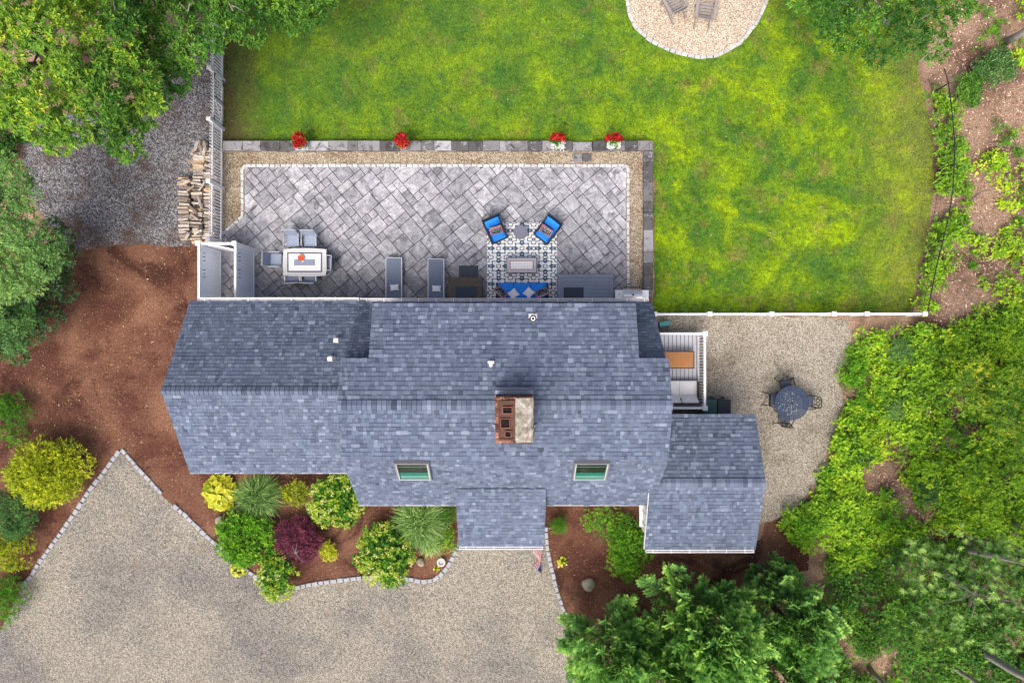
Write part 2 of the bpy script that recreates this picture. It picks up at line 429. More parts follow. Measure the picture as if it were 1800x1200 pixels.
# ------------------------------------------------------------------ patio pavers
PAT = [(431,294),(1100,294),(1100,545),(384,545),(384,420),(390,414),(431,381)]
patw = [P(x, y) for x, y in PAT]; patw = [(p.x, p.y) for p in patw][::-1]
pb = MB(); pb.prism(patw, .012, .036)
patio = tag(pb.build('patio', MAT['joint']), kind='structure')
def clip(subject, clipper):
    # Sutherland-Hodgman, clipper convex and counter-clockwise
    out = subject
    for i in range(len(clipper)):
        a = clipper[i]; c2 = clipper[(i+1) % len(clipper)]
        ex, ey = c2[0]-a[0], c2[1]-a[1]
        inp = out; out = []
        if not inp: return []
        side = lambda p: ex*(p[1]-a[1]) - ey*(p[0]-a[0])
        for k in range(len(inp)):
            p = inp[k-1]; q = inp[k]; sp = side(p); sq = side(q)
            if sq >= 0:
                if sp < 0:
                    t = sp/(sp-sq); out.append((p[0]+(q[0]-p[0])*t, p[1]+(q[1]-p[1])*t))
                out.append(q)
            elif sp >= 0:
                t = sp/(sp-sq); out.append((p[0]+(q[0]-p[0])*t, p[1]+(q[1]-p[1])*t))
    return out
def parea(p): return abs(sum(p[i][0]*p[(i+1) % len(p)][1]-p[(i+1) % len(p)][0]*p[i][1] for i in range(len(p))))/2
if sum(patw[i][0]*patw[(i+1) % len(patw)][1]-patw[(i+1) % len(patw)][0]*patw[i][1] for i in range(len(patw))) < 0: patw = patw[::-1]
U = .305; ang = R(40); ca, sa = math.cos(ang), math.sin(ang)
NX, NY = 62, 62; occ = [[False]*NY for _ in range(NX)]
prr = random.Random(23); slabs = []
for gy in range(NY):
    for gx in range(NX):
        if occ[gx][gy]: continue
        opts = [(3,2),(2,3),(2,2),(2,2),(2,1),(1,2),(2,1),(1,2),(1,1),(2,2)]
        prr.shuffle(opts)
        for (w_, h_) in opts + [(1,1)]:
            if gx+w_ > NX or gy+h_ > NY: continue
            if any(occ[gx+i][gy+j] for i in range(w_) for j in range(h_)): continue
            for i in range(w_):
                for j in range(h_): occ[gx+i][gy+j] = True
            slabs.append((gx, gy, w_, h_)); break
pieces = []
for (gx, gy, w_, h_) in slabs:
    g = .011
    q = [(gx*U+g, gy*U+g), ((gx+w_)*U-g, gy*U+g), ((gx+w_)*U-g, (gy+h_)*U-g), (gx*U+g, (gy+h_)*U-g)]
    q = [(x - NX*U/2, y - NY*U/2) for x, y in q]
    q = [(x*ca - y*sa - 3.4, x*sa + y*ca + 4.2) for x, y in q]
    pc = clip(patw, q)
    # drop degenerate repeats
    cl = []
    for p in pc:
        if not cl or math.hypot(p[0]-cl[-1][0], p[1]-cl[-1][1]) > .008: cl.append(p)
    if len(cl) > 2 and math.hypot(cl[0][0]-cl[-1][0], cl[0][1]-cl[-1][1]) < .008: cl.pop()
    if len(cl) >= 3 and parea(cl) > .006: pieces.append(cl)
pieces.sort(key=lambda p: -parea(p))
def paver_mesh(mb, pc):
    cx = sum(p[0] for p in pc)/len(pc); cy = sum(p[1] for p in pc)/len(pc)
    z = .054 + prr.uniform(-.003, .003); n = len(pc)
    top = []
    for p in pc:
        d = math.hypot(cx-p[0], cy-p[1]); k = min(.012/d, .3)
        top.append((p[0]+(cx-p[0])*k, p[1]+(cy-p[1])*k, z))
    vs_ = [(p[0], p[1], .03) for p in pc] + [(p[0], p[1], z-.008) for p in pc] + top
    fs = []
    for i in range(n):
        j = (i+1) % n; fs += [(i, j, j+n, i+n), (i+n, j+n, j+2*n, i+2*n)]
    fs.append(tuple(range(2*n, 3*n)))
    mb._add(vs_, fs)
rest = MB()
for k, pc in enumerate(pieces):
    if k < 300:
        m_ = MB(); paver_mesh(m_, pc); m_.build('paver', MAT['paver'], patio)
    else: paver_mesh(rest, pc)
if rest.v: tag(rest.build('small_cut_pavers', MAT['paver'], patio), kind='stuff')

# ------------------------------------------------------------------ granite cobble edgings
MAT['cobble2'] = plain('grey_granite_block', (.33,.34,.37), .85, .25, 14.0, .3, 0, .4)
cob = []; cobg = []
for k in range(8):
    r = random.Random(k+50); m_ = MB()
    l, w_ = .5, .5
    q = [(-.5+r.uniform(0,.05), -.5+r.uniform(0,.06)), (.5-r.uniform(0,.05), -.5+r.uniform(0,.06)), (.5-r.uniform(0,.05), .5-r.uniform(0,.06)), (-.5+r.uniform(0,.05), .5-r.uniform(0,.06))]
    vs_ = [(x, y, -.5) for x, y in q] + [(x, y, .30) for x, y in q] + [(x*.84, y*.78, .5+r.uniform(-.05,.05)) for x, y in q]
    fs = []
    for i in range(4):
        j = (i+1) % 4; fs += [(i, j, j+4, i+4), (i+4, j+4, j+8, i+8)]
    fs.append((8,9,10,11)); m_._add(vs_, fs); cob.append(m_.mesh('cobble', [MAT['cobble']])); cobg.append(m_.mesh('cobble', [MAT['cobble2']]))
def cobbles(rootname, pxline, label, L=.26, W=.15, zt=.075, gap=.012, parent_loc=None, wj=.01, src=None):
    pts = [P(x, y, .05) for x, y in pxline]
    base = pts[0].copy(); base.z = 0
    root = empty(rootname, base, 0, label, 'edging')
    r = random.Random(len(pxline)*7+int(pxline[0][0]))
    seg = 0; d = 0.0
    segl = [(pts[i+1]-pts[i]).length for i in range(len(pts)-1)]
    tot = sum(segl); s = 0.0
    def at(s):
        k = 0
        while k < len(segl)-1 and s > segl[k]: s -= segl[k]; k += 1
        return pts[k].lerp(pts[k+1], min(1.0, s/segl[k]))
    while s < tot-.05:
        l = L*r.uniform(.8, 1.2); l = min(l, tot-s)
        a = at(s); c2 = at(s+l); m_ = (a+c2)/2; dv = c2-a
        z = zt + r.uniform(-.006, .006)
        o = add('cobble', r.choice(src or cob), None, root, (m_.x-base.x + r.uniform(-wj,wj), m_.y-base.y + r.uniform(-wj,wj), z-.06),
                (0, 0, math.atan2(dv.y, dv.x)+r.uniform(-.05,.05)), (l-gap, W*r.uniform(.9,1.08), .12))
        s += l
    return root
cobbles('cobble_edging', [(210,791),(188,823),(165,851),(128,906),(100,946),(70,986),(55,1011),(37,1031)], 'pale granite cobble edging between driveway gravel and the left mulch slope', L=.27, W=.17, src=cobg)
cobbles('cobble_edging', [(213,789),(247,828),(284,868)], 'short straight run of granite cobbles from the driveway corner towards the hosta', L=.28, W=.16, src=cobg)
cobbles('cobble_edging', [(305,887),(330,910),(365,944),(400,975),(440,1008),(475,1028),(512,1034),(560,1024),(640,1014),(700,1015),(724,1018),(742,1022),(758,1021),(770,1014),(785,999),(795,980),(804,962)], 'winding granite cobble edging along the front shrub bed', L=.25, W=.17, src=cobg)
cobbles('cobble_edging', [(960,925),(962,960),(970,1000),(980,1040),(988,1065),(1000,1090),(1012,1118)], 'granite cobble edging right of the entry, beside the boulder bed', L=.24, W=.15, src=cobg)
cobbles('cobble_edging', [(426,380),(426,291),(1104,291),(1104,515)], 'white granite cobble border framing the stone patio', L=.24, W=.13, zt=.085)
cobbles('cobble_edging', [(427,379),(409,396),(390,411),(386,418)], 'short diagonal cobble border at the cut corner of the patio', L=.22, W=.13, zt=.085)
cobbles('cobble_edging', PIT + [PIT[0]], 'ring of white cobbles around the gravel fire pit circle', L=.25, W=.14, zt=.085)

# ------------------------------------------------------------------ low stone wall
wall = empty('stone_wall', (-3, 7.6, 0), 0, 'low weathered stone block wall between the patio and the lawn', 'wall')
wr = random.Random(5)
def wall_run(x0, y0, x1, y1, z0, z1, th, lens, capz=True):
    d = Vector((x1-x0, y1-y0, 0)); L = d.length; a = math.atan2(d.y, d.x); s = 0
    while s < L-.02:
        l = min(wr.uniform(*lens), L-s)
        if L-s-l < .12: l = L-s
        m_ = MB(); j = wr.uniform(-.008, .008)
        m_.cbox(-l/2+.004, l/2-.004, -th/2, th/2, 0, z1-z0+wr.uniform(-.006,.006), .014)
        c2 = Vector((x0, y0, 0)) + d*((s+l/2)/L)
        m_.build('block', MAT['wallstone'], wall, (c2.x - wall.location.x - math.sin(a)*j, c2.y - wall.location.y + math.cos(a)*j, z0), (0, 0, a))
        s += l
WY0, WY1 = 7.45, 7.82
xl, xn0, xn1, xr = PX(391,.4), PX(1006,.4), PX(1043,.4), PX(1148,.4)
yc = (WY0+WY1)/2
for z0, z1, th, lens in ((0,.16,.30,(.3,.5)), (.16,.31,.30,(.3,.5)), (.315,.40,.37,(.38,.85))):
    wall_run(xl, yc, xn0, yc, z0, z1, th, lens)
    wall_run(xn1, yc, xr-.36 if th < .33 else xr, yc, z0, z1, th, lens)
    wall_run(xr-.18, WY0-.01, xr-.18, 1.75, z0, z1, th, lens)
wall_run(xn0+.02, yc+.02, xn1-.02, yc+.02, .03, .20, .34, (.8,.9))
wall_run(xn0+.02, yc-.38, xn1-.04, yc-.38, .03, .10, .30, (.36,.42))

# ------------------------------------------------------------------ house
house = empty('house', (0, -2, 0), 0, 'low cape house with blue grey shingle roofs, brick chimney and two skylights', 'house')
HO = (0, -2, 0)
XL, XR = -5.45, 5.0
RIDGE = (-1.98, 5.75); KF = (-3.76, 5.20); KR = (-.545, 5.25); EF = (-5.84, 2.60); ER = (1.42, 2.60)
LR0 = (-.52, 4.80)                       # where the steep rear slope disappears below the upper roof
DORM = (1.235, 4.63); DX0, DX1 = -4.57, 4.06
roof_mb = MB(HO)
planes = []
def slab(pts, th=.10):
    # pts: eave-left, eave-right, top-right, top-left (seen from outside); roof board with thickness
    p = [Vector(q) for q in pts]
    n = (p[1]-p[0]).cross(p[3]-p[0]).normalized()
    lo = [q - n*th for q in p]; hi = [q - n*.004 for q in p]
    roof_mb._add(lo+hi, [(3,2,1,0),(4,5,6,7),(0,1,5,4),(1,2,6,5),(2,3,7,6),(3,0,4,7)])
def plane(eaveL, eaveR, topR, topL):
    slab((eaveL, eaveR, topR, topL)); planes.append(tuple(Vector(q) for q in (eaveL, eaveR, topR, topL)))
def V3(x, yz): return (x, yz[0], yz[1])
# main: front upper, front lower (gambrel), rear upper ends + dormer, rear lower ends
plane(V3(XL,KF), V3(XR,KF), V3(XR,RIDGE), V3(XL,RIDGE))
plane(V3(XL,EF), V3(XR,EF), (XR,KF[0]-.0,KF[1]-.02), (XL,KF[0]-.0,KF[1]-.02))
plane(V3(XR,KR), V3(XL,KR), V3(XL,RIDGE), V3(XR,RIDGE))
kz = RIDGE[1] - (RIDGE[1]-DORM[1])/(DORM[0]-RIDGE[0])*(KR[0]-RIDGE[0])
plane((DX1,DORM[0],DORM[1]), (DX0,DORM[0],DORM[1]), (DX0,KR[0]+.002,KR[1]), (DX1,KR[0]+.002,KR[1]))
plane(V3(XR,ER), V3(XL,ER), (XL,-.72,5.02), (XR,-.72,5.02))
# wing
WX0, WX1 = -11.48, -5.2
WR_ = (-1.62, 4.67); WRE = (1.44, 2.66); WFE = (-4.68, 2.66)
plane(V3(WX1-.0,WRE), V3(WX0,WRE), V3(WX0,WR_), V3(WX1,WR_))
plane(V3(WX0,WFE), V3(WX1,WFE), V3(WX1,WR_), V3(WX0,WR_))
# addition
AX0, AX1 = 4.75, 8.74
AR_ = (-4.86, 3.50); ARE = (-2.62, 2.50); AFE = (-7.45, 2.50)
plane(V3(AX1,ARE), V3(AX0+.2,ARE), V3(AX0+.2,AR_), V3(AX1,AR_))
plane(V3(AX0,AFE), V3(AX1,AFE), V3(AX1,AR_), V3(AX0,AR_))
# entry
EX0, EX1 = -1.93, 1.17
plane((EX0,-7.36,2.42), (EX1,-7.36,2.42), (EX1,-5.02,3.66), (EX0,-5.02,3.66))
roof = roof_mb.build('roof', MAT['roofdeck'], house)
# shingles
sr = random.Random(31)
tabs = []   # (area, verts, faces, tints)
def skip(c2):
    # under skylights and chimney
    if -5.0 < c2.y < -3.7 and (-3.9 < c2.x < -2.55 or 1.9 < c2.x < 3.25) and False: return True
    return False
for (a, b2, c2, d) in planes:
    u = (b2-a); Lu = u.length; u.normalize(); v = (d-a); Lv = v.length; v.normalize(); n = u.cross(v).normalized()
    e = .146; k = 0; nv = max(1, round(Lv/e)); e = Lv/nv
    for k in range(nv):
        s = -sr.uniform(0,.3)
        while s < Lu:
            raised = sr.random() < .42
            w_ = sr.uniform(.08,.155) if sr.random() < .75 else sr.uniform(.14,.28)
            s0 = max(0, s); s1 = min(Lu, s+w_); s += w_
            if s1-s0 < .02: continue
            t = .020 if raised else .011
            t *= sr.uniform(.85,1.2)
            y0 = k*e - (.004 if k else .012); y1 = (k+1)*e + .004
            g = .0025
            A = a + u*(s0+g) + v*y0; B = a + u*(s1-g) + v*y0
            Cc = a + u*(s1-g) + v*y1; D = a + u*(s0+g) + v*y1
            ys = y1 - .036
            Ms = a + u*(s0+g) + v*ys; Ns = a + u*(s1-g) + v*ys
            ks = (ys-y0)/(y1-y0)
            vs_ = [A, B, A+n*t, B+n*t, Ns + n*(t*(1-ks)+.003), Ms + n*(t*(1-ks)+.003), Cc+n*.003, D+n*.003, D, Cc]
            fs = [(0,1,3,2), (2,3,4,5), (5,4,6,7), (0,2,5,7,8), (1,9,6,4,3)]
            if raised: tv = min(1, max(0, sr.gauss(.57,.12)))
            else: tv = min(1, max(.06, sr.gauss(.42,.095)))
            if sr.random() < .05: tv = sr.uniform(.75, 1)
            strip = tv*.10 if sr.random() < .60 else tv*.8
            ctr = (A+Cc)/2
            proj = (s1-s0)*e*abs(n.z)/(CAMH-ctr.z)**2
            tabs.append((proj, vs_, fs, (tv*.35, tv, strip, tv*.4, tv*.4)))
# ridge caps over a ventilated ridge
def ridge(x0, x1, yz, sf, srr):
    x = min(x0, x1); xe = max(x0, x1); hw = .165
    pf = Vector((0, -1, -sf)).normalized()*hw; pr = Vector((0, 1, -srr)).normalized()*hw
    while x < xe-.01:
        l = min(.155, xe-x); tv = min(1, max(.1, sr.gauss(.50,.15)))
        t0, t1 = .055, .040
        c0 = Vector((x+.004, yz[0], yz[1])); c1 = Vector((x+l-.004, yz[0], yz[1])); up = Vector((0,0,1))
        vs_ = [c0+pf+up*.012, c1+pf+up*.012, c0+pf+up*t1, c1+pf+up*t0, c0+up*t1, c1+up*t0, c0+pr+up*t1, c1+pr+up*t0, c0+pr+up*.012, c1+pr+up*.012]
        fs = [(0,1,3,2),(2,3,5,4),(4,5,7,6),(6,7,9,8),(0,2,4,6,8),(1,9,7,5,3)]
        tabs.append((l*.33/(CAMH-yz[1])**2, vs_, fs, (.08,tv,tv*.95,.03,tv*.2,tv*.2)))  # near-black side tints: shadow of the vent gap painted onto the caps
        x += l
ridge(XL, XR, RIDGE, .31, .35)
ridge(WX0, -5.46, WR_, .655, .655)
ridge(AX0+.26, AX1, AR_, .39, .446)
tabs.sort(key=lambda t: -t[0])
rest = MB(HO)
def tab_add(mb, t):
    for f_, tv in zip(t[2], t[3]): pass
    b0 = len(mb.v)
    mb.v += [tuple(Vector(p)-mb.off) for p in t[1]]
    for f_, tv in zip(t[2], t[3]):
        mb.f.append(tuple(i+b0 for i in f_)); mb.m.append(0); mb.t.append(tv)
for k, t in enumerate(tabs):
    if k < 300:
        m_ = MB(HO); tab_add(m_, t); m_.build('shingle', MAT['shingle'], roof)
    else: tab_add(rest, t)
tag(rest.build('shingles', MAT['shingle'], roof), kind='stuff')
# walls
def gable_body(prof, x0, x1, name='wall'):
    m_ = MB(HO); n = len(prof)
    vs_ = [(x0, y, z) for y, z in prof] + [(x1, y, z) for y, z in prof]
    fs = [tuple(range(n)), tuple(reversed(range(n, 2*n)))]
    for i in range(n):
        j = (i+1) % n; fs.append((j, i, i+n, j+n))
    m_._add(vs_, fs); return m_.build(name, MAT['siding'], house)
gable_body([(-5.6,0),(-5.6,2.72),(-3.72,5.0),(-1.98,5.55),(-.66,5.08),(-.64,4.72),(1.15,2.70),(1.15,0)], XL+.16, XR-.16)
gable_body([(-4.45,0),(-4.45,2.62),(-1.62,4.47),(1.2,2.62),(1.2,0)], WX0+.18, -5.3)
gable_body([(-7.2,0),(-7.2,2.43),(-4.86,3.30),(-2.85,2.43),(-2.85,0)], AX0+.28, AX1-.2)
gable_body([(-7.15,0),(-7.15,2.36),(-5.3,3.2),(-5.3,0)], EX0+.15, EX1-.15)
gable_body([(1.05,2.6),(1.05,4.56),(-.5,5.08),(-.5,4.6)], DX0+.12, DX1-.12, 'dormer_wall')
# gutters: channel with hangers
def gutter(x0, x1, y, z, sgn, step=.62):
    g = MB(HO); w_ = .105; y0 = y; y1 = y + sgn*w_
    g.box(x0, x1, y0, y0+sgn*.012, z-.10, z+.004); g.box(x0, x1, y1-sgn*.022, y1, z-.10, z+.012)
    g.mi = 1; g.box(x0+.01, x1-.01, y0+sgn*.0121, y1-sgn*.0221, z-.10, z-.045); g.mi = 0
    g.box(x0, x0+.012, y0+sgn*.012, y1-sgn*.022, z-.0999, z+.003); g.box(x1-.012, x1, y0+sgn*.012, y1-sgn*.022, z-.0999, z+.003)
    o = g.build('gutter', [MAT['gutter'], MAT['gutter_in']], house)
    h = MB(HO); x = x0+.25
    while x < x1-.1:
        h.box(x-.014, x+.014, y0-sgn*.02, y1+sgn*.004, z+.013, z+.020); x += step
    h.build('gutter_hangers', MAT['white'], o)
gutter(WX0-.0+.27, XL-.02, WRE[0]+.02, WRE[1]-.01, 1, 1.55)
gutter(XL+.01, XR-.12, ER[0]+.02, ER[1]+.0, 1)
gutter(EX0+.03, EX1-.06, -7.38, 2.42, -1, 1.0)
gutter(AX0+.05, AX1-.05, AFE[0]-.02, AFE[1], -1, .66)
# pale drip edges and rake boards
def edge(a, b2, w_=.03, h=.10, up=.012):
    a = Vector(a); b2 = Vector(b2); d = (b2-a).normalized()
    s = d.cross(Vector((0,0,1))).normalized(); n = s.cross(d).normalized()
    q = []
    for p in (a, b2):
        for sx, sz in ((-w_/2,-h),(w_/2,-h),(w_/2,up),(-w_/2,up)): q.append(p + s*sx + n*sz)
    tr = MB(HO); tr._add(q, [(0,1,2,3),(7,6,5,4),(0,4,5,1),(1,5,6,2),(2,6,7,3),(3,7,4,0)]); tr.build('trim_board', MAT['trim'], house)
edge((XL,EF[0]-.015,EF[1]), (EX0-.0,EF[0]-.015,EF[1]), .025, .1, .006); edge((EX1,EF[0]-.015,EF[1]), (XR,EF[0]-.015,EF[1]), .025, .1, .006)
edge((WX0,WFE[0]-.015,WFE[1]), (XL,WFE[0]-.015,WFE[1]), .025, .1, .006)
for x, pr in ((XL+.014,(EF,KF,RIDGE,KR)), (XR-.014,(EF,KF,RIDGE,KR)), (WX0+.014,(WFE,WR_,WRE)), (AX1-.014,(AFE,AR_,ARE)), (AX0-.012,(AFE,AR_))):
    for i in range(len(pr)-1): edge(V3(x,pr[i]), V3(x,pr[i+1]), .02, .12, .004 if x == AX0-.012 else -.03)
for x in (EX0+.014, EX1-.014): edge((x,-7.36,2.42), (x,-5.2,3.56), .02, .1, -.03)
for x in (XL+.014, XR-.014): edge((x,ER[0],ER[1]), (x,-.5,4.78), .02, .1, -.03)
for x in (DX0+.014, DX1-.014): edge((x,DORM[0],DORM[1]), (x,KR[0]+.02,KR[1]), .02, .1, -.03)
edge((DX0,DORM[0]-.015,DORM[1]), (DX1,DORM[0]-.015,DORM[1]), .02, .1, -.03)
# skylights on the steep front slope
MAT['skyframe'] = plain('skylight_cladding', (.22,.22,.25), .45, .1, 6.0, .5, .3)
MAT['skyinner'] = plain('skylight_sash', (.42,.45,.45), .5, .08)
def thin_glass(name, tint, refl):
    b = NB(name); tp = b.n.new('ShaderNodeBsdfTransparent'); tp.inputs['Color'].default_value = (*tint, 1)
    gl = b.n.new('ShaderNodeBsdfGlossy'); gl.inputs['Roughness'].default_value = .03; mx = b.n.new('ShaderNodeMixShader'); mx.inputs[0].default_value = refl
    b.L(tp.outputs[0], mx.inputs[1]); b.L(gl.outputs[0], mx.inputs[2]); b.L(mx.outputs[0], b.out.inputs['Surface']); return b.m
MAT['skyglass'] = thin_glass('skylight_glass', (.72,.90,.86), .05)
MAT['skygreen'] = plain('green_glass_blind', (.085,.24,.215), .35, .1, 5.0)
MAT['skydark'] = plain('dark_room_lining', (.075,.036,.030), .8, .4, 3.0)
def skylight(x0, x1, lab):
    sl = Vector((0, EF[0]-KF[0], EF[1]-KF[1])).normalized()          # down the slope
    nn = Vector((1,0,0)).cross(sl); nn = -nn if nn.z < 0 else nn
    o = Vector((x0, KF[0]-.03, KF[1]-.04)); W = x1-x0; H = 1.22
    def bx(m_, u0, u1, v0, v1, h0, h1):
        q = [o + Vector((1,0,0))*uu + sl*vv + nn*hh for hh in (h0, h1) for uu, vv in ((u0,v0),(u1,v0),(u1,v1),(u0,v1))]
        m_._add(q, [(0,1,2,3),(7,6,5,4),(0,4,5,1),(1,5,6,2),(2,6,7,3),(3,7,4,0)])
    f_ = MB(HO)
    bx(f_, 0, W, 0, .07, 0, .13); bx(f_, 0, W, H-.06, H, 0, .10); bx(f_, .01, .05, .07, H-.06, 0, .125); bx(f_, W-.05, W-.01, .07, H-.06, 0, .125)
    fr = f_.build('skylight', MAT['skyframe'], house); fr['label'] = lab
    s_ = MB(HO)
    bx(s_, .051, .085, .072, H-.062, .02, .115); bx(s_, W-.085, W-.051, .072, H-.062, .02, .115)
    bx(s_, .0851, W-.0851, .072, .10, .02, .115); bx(s_, .0851, W-.0851, H-.092, H-.062, .02, .112)
    s_.build('sash', MAT['skyinner'], fr)
    g_ = MB(HO); bx(g_, .086, W-.086, .101, H-.093, .085, .092); g_.build('pane', MAT['skyglass'], fr)
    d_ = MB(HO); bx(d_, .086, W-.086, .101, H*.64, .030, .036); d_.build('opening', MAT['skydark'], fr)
    b_ = MB(HO); bx(b_, .086, W-.086, H*.642, H*.80, .030, .04); b_.build('lower_blind', MAT['skygreen'], fr)
    w_ = MB(HO); bx(w_, .086, W-.086, H*.805, H-.093, .03, .045); bx(w_, .086, W-.086, H*.30, H*.315, .037, .044); w_.build('inner_sill', MAT['skyinner'], fr)
skylight(-3.79, -2.65, 'skylight left of the chimney with brownish upper glass'); skylight(1.99, 3.14, 'skylight right of the chimney with dark green glass')
# chimney
CX0, CX1, CY0, CY1, CZ0, CZ1 = -.50, .645, -3.00, -1.64, 4.6, 6.85
b = NB('chimney_brick')
c = b.ramp(b.orand(), [(0,(.07,.026,.018)),(.4,(.16,.052,.030)),(.75,(.24,.085,.048)),(1,(.30,.15,.10))])
n = b.noise(9, 6, .7); c = b.mix(b.ramp(n, [(.55,(0,0,0)),(.66,(.8,.8,.8))]), c, (.50,.46,.42)); b.bump(n, .5, .02)
MAT['brick'] = b.done(c, .9)
b = NB('mortar_wash')
n = b.noise(5, 7, .75); c = b.ramp(n, [(.3,(.11,.09,.065)),(.5,(.28,.265,.225)),(.68,(.58,.57,.54))])
n2 = b.noise(11, 5, .7); c = b.mix(b.ramp(n2, [(.55,(0,0,0)),(.68,(.7,.7,.7))]), c, (.22,.19,.10)); b.bump(n2, .6, .03)
MAT['mortar'] = b.done(c, .95)
MAT['rustmetal'] = plain('rusty_chimney_pan', (.085,.035,.022), .6, .7, 3.0, .4, .2)
MAT['clay'] = plain('clay_flue_rim', (.20,.085,.055), .8, .35, 8)
MAT['soot'] = plain('soot', (.012,.008,.008), 1.0, .5, 5)
MAT['lead'] = plain('lead_flashing', (.20,.235,.31), .5, .2, 3.0, .4, .4)
cm = MB(HO); cm.box(CX0+.03, CX1-.03, CY0+.03, CY1-.03, CZ0, CZ1-.06)
chim = cm.build('chimney', MAT['mortar'], house)
br = random.Random(3); bh = .075
bricks = [MB() for _ in range(3)]
for k, q in enumerate((.19,.20,.21)): bricks[k].cbox(-q/2,q/2,-.05,.05,0,.063,.006)
bricks = [q.mesh('brick', [MAT['brick']]) for q in bricks]
for k in range(8):
    z = CZ1 - (k+1)*bh
    odd = k % 2
    for (ax0, ax1, fixed, horiz) in ((CX0,CX1,CY0+.05,True),(CX0,CX1,CY1-.05,True),(CY0+.105,CY1-.105,CX0+.05,False),(CY0+.105,CY1-.105,CX1-.05,False)):
        L = ax1-ax0; n = int(L/.213); st = L/n
        for i in range(n):
            if k == 0 and br.random() < .07: continue
            s = ax0 + st*(i+.5); j = br.uniform(-.006,.006)
            loc = (s, fixed+j) if horiz else (fixed+j, s)
            add('brick', br.choice(bricks), None, chim, (loc[0]-HO[0], loc[1]-HO[1], z+br.uniform(-.004,.003)), (0,0,(0 if horiz else math.pi/2)+br.uniform(-.02,.02)))
# concrete wash on the right, recessed rusty pan with flues on the left
wm = MB(HO); wx0 = CX0+.60
nx, ny = 8, 14; vs_ = []; fs = []
for i in range(nx+1):
    for j in range(ny+1):
        x = wx0 + (CX1-.015-wx0)*i/nx + br.uniform(-.012,.012)*(0 < i); y = CY0+.03 + (CY1-CY0-.05)*j/ny + br.uniform(-.01,.01)
        vs_.append((x, y, CZ1+.035+.05*math.sin(math.pi*i/nx)*math.sin(math.pi*j/ny)+br.uniform(-.014,.014) - (.04 if i in (nx,) else 0)))
for i in range(nx):
    for j in range(ny):
        a = i*(ny+1)+j; fs.append((a, a+ny+1, a+ny+2, a+1))
wm._add(vs_, fs); wm.box(wx0, CX1-.12, CY0+.11, CY1-.11, CZ1-.1, CZ1+.02); wm.build('mortar_cap', MAT['mortar'], chim, smooth=False)
pm = MB(HO); px0, px1, py0, py1 = CX0+.10, wx0-.01, CY0+.08, CY1-.10
pm.box(px0, px1, py0, py1, CZ1-.05, CZ1-.02)
pm.box(px0, px0+.03, py0, py1, CZ1-.02, CZ1+.02); pm.box(px1-.05, px1, py0, py1, CZ1-.02, CZ1+.05); pm.box(px0+.03, px1-.05, py0, py0+.05, CZ1-.02, CZ1+.02); pm.box(px0+.03, px1-.05, py1-.05, py1, CZ1-.02, CZ1+.03)
pm.build('flue_pan', MAT['rustmetal'], chim)
for (cx_, cy_, w_, d_, hz) in ((PX(892,6.9), PY(721,6.9), .30, .21, .06), (PX(888,6.9), PY(744,6.9), .29, .29, .04), (PX(893,6.9), PY(763,6.9), .20, .19, .05)):
    f_ = MB(HO); t = .022; z0, z1 = CZ1-.02, CZ1+hz
    f_.box(cx_-w_/2, cx_+w_/2, cy_-d_/2, cy_-d_/2+t, z0, z1); f_.box(cx_-w_/2, cx_+w_/2, cy_+d_/2-t, cy_+d_/2, z0, z1)
    f_.box(cx_-w_/2, cx_-w_/2+t, cy_-d_/2+t, cy_+d_/2-t, z0, z1); f_.box(cx_+w_/2-t, cx_+w_/2, cy_-d_/2+t, cy_+d_/2-t, z0, z1)
    f_.mi = 1; f_.box(cx_-w_/2+t+.001, cx_+w_/2-t-.001, cy_-d_/2+t+.001, cy_+d_/2-t-.001, z0, z0+.012)
    f_.build('flue', [MAT['clay'], MAT['soot']], chim)
fl = MB(HO)
fl.box(CX0-.02, CX1+.02, CY1+.005, CY1+.13, 5.52, 5.80); fl.box(CX0+.0, CX1-.0, CY1+.131, CY1+.20, 5.55, 5.66)
for s, x in ((-1,CX0),(1,CX1)):
    fl.box(x+s*.004, x+s*.016, CY0, CY1, 5.3, 5.85); fl._add([(x+s*.02,-2.75,5.56),(x+s*.14,-2.62,5.61),(x+s*.02,-2.60,5.64)], [(0,1,2)])
fl.build('flashing', MAT['lead'], chim)
# vents
def on_rear(x, y, kind):
    if kind == 'main': return RIDGE[1] - .348*(y-RIDGE[0]) if y > RIDGE[0] else RIDGE[1]
    return WR_[1] - .657*(y-WR_[0])
MAT['pvc'] = plain('white_pvc', (.78,.78,.76), .45, .1)
MAT['rubber'] = plain('black_rubber', (.02,.02,.022), .6, .2)
for (px, py, l) in ((588,598,.17), (583,630,.20)):
    z = 4.1; x, y = PX(px, z), PY(py, z); zz = on_rear(x, y, 'w')
    m_ = MB(HO); m_.tube([(x,y,zz-.1),(x,y,zz+.24)], .05, 10); m_.tube([(x-.09,y+.005,zz+.24),(x+.06,y+.005,zz+.24)], .085, 12)
    m_.mi = 1; m_.box(x-.1, x+.1, y-.1, y+.1, zz-.02, zz+.02)
    m_.build('roof_vent', [MAT['pvc'], MAT['lead']], house)
z = 4.95; x, y = PX(937,z), PY(560,z); zz = on_rear(x, y, 'main')
m_ = MB(HO); m_.tube([(x,y,zz-.05),(x,y,zz+.20)], [.075,.07], 14); m_.mi = 1; m_.tube([(x,y,zz-.02),(x,y,zz+.09)], [.12,.085], 14); m_.tube([(x,y,zz+.201),(x,y,zz+.206)], .045, 12)
m_.mi = 2; m_._add([(x-.14,y+.02,zz+.022),(x+.14,y+.02,zz+.022),(x+.14,y+.17,zz-.028),(x-.14,y+.17,zz-.028)], [(0,1,2,3)])
m_.build('plumbing_vent', [MAT['pvc'], MAT['rubber'], MAT['trim']], house)
z = 5.4; x, y = PX(863,z), PY(640,z); zz = on_rear(x, y, 'main')
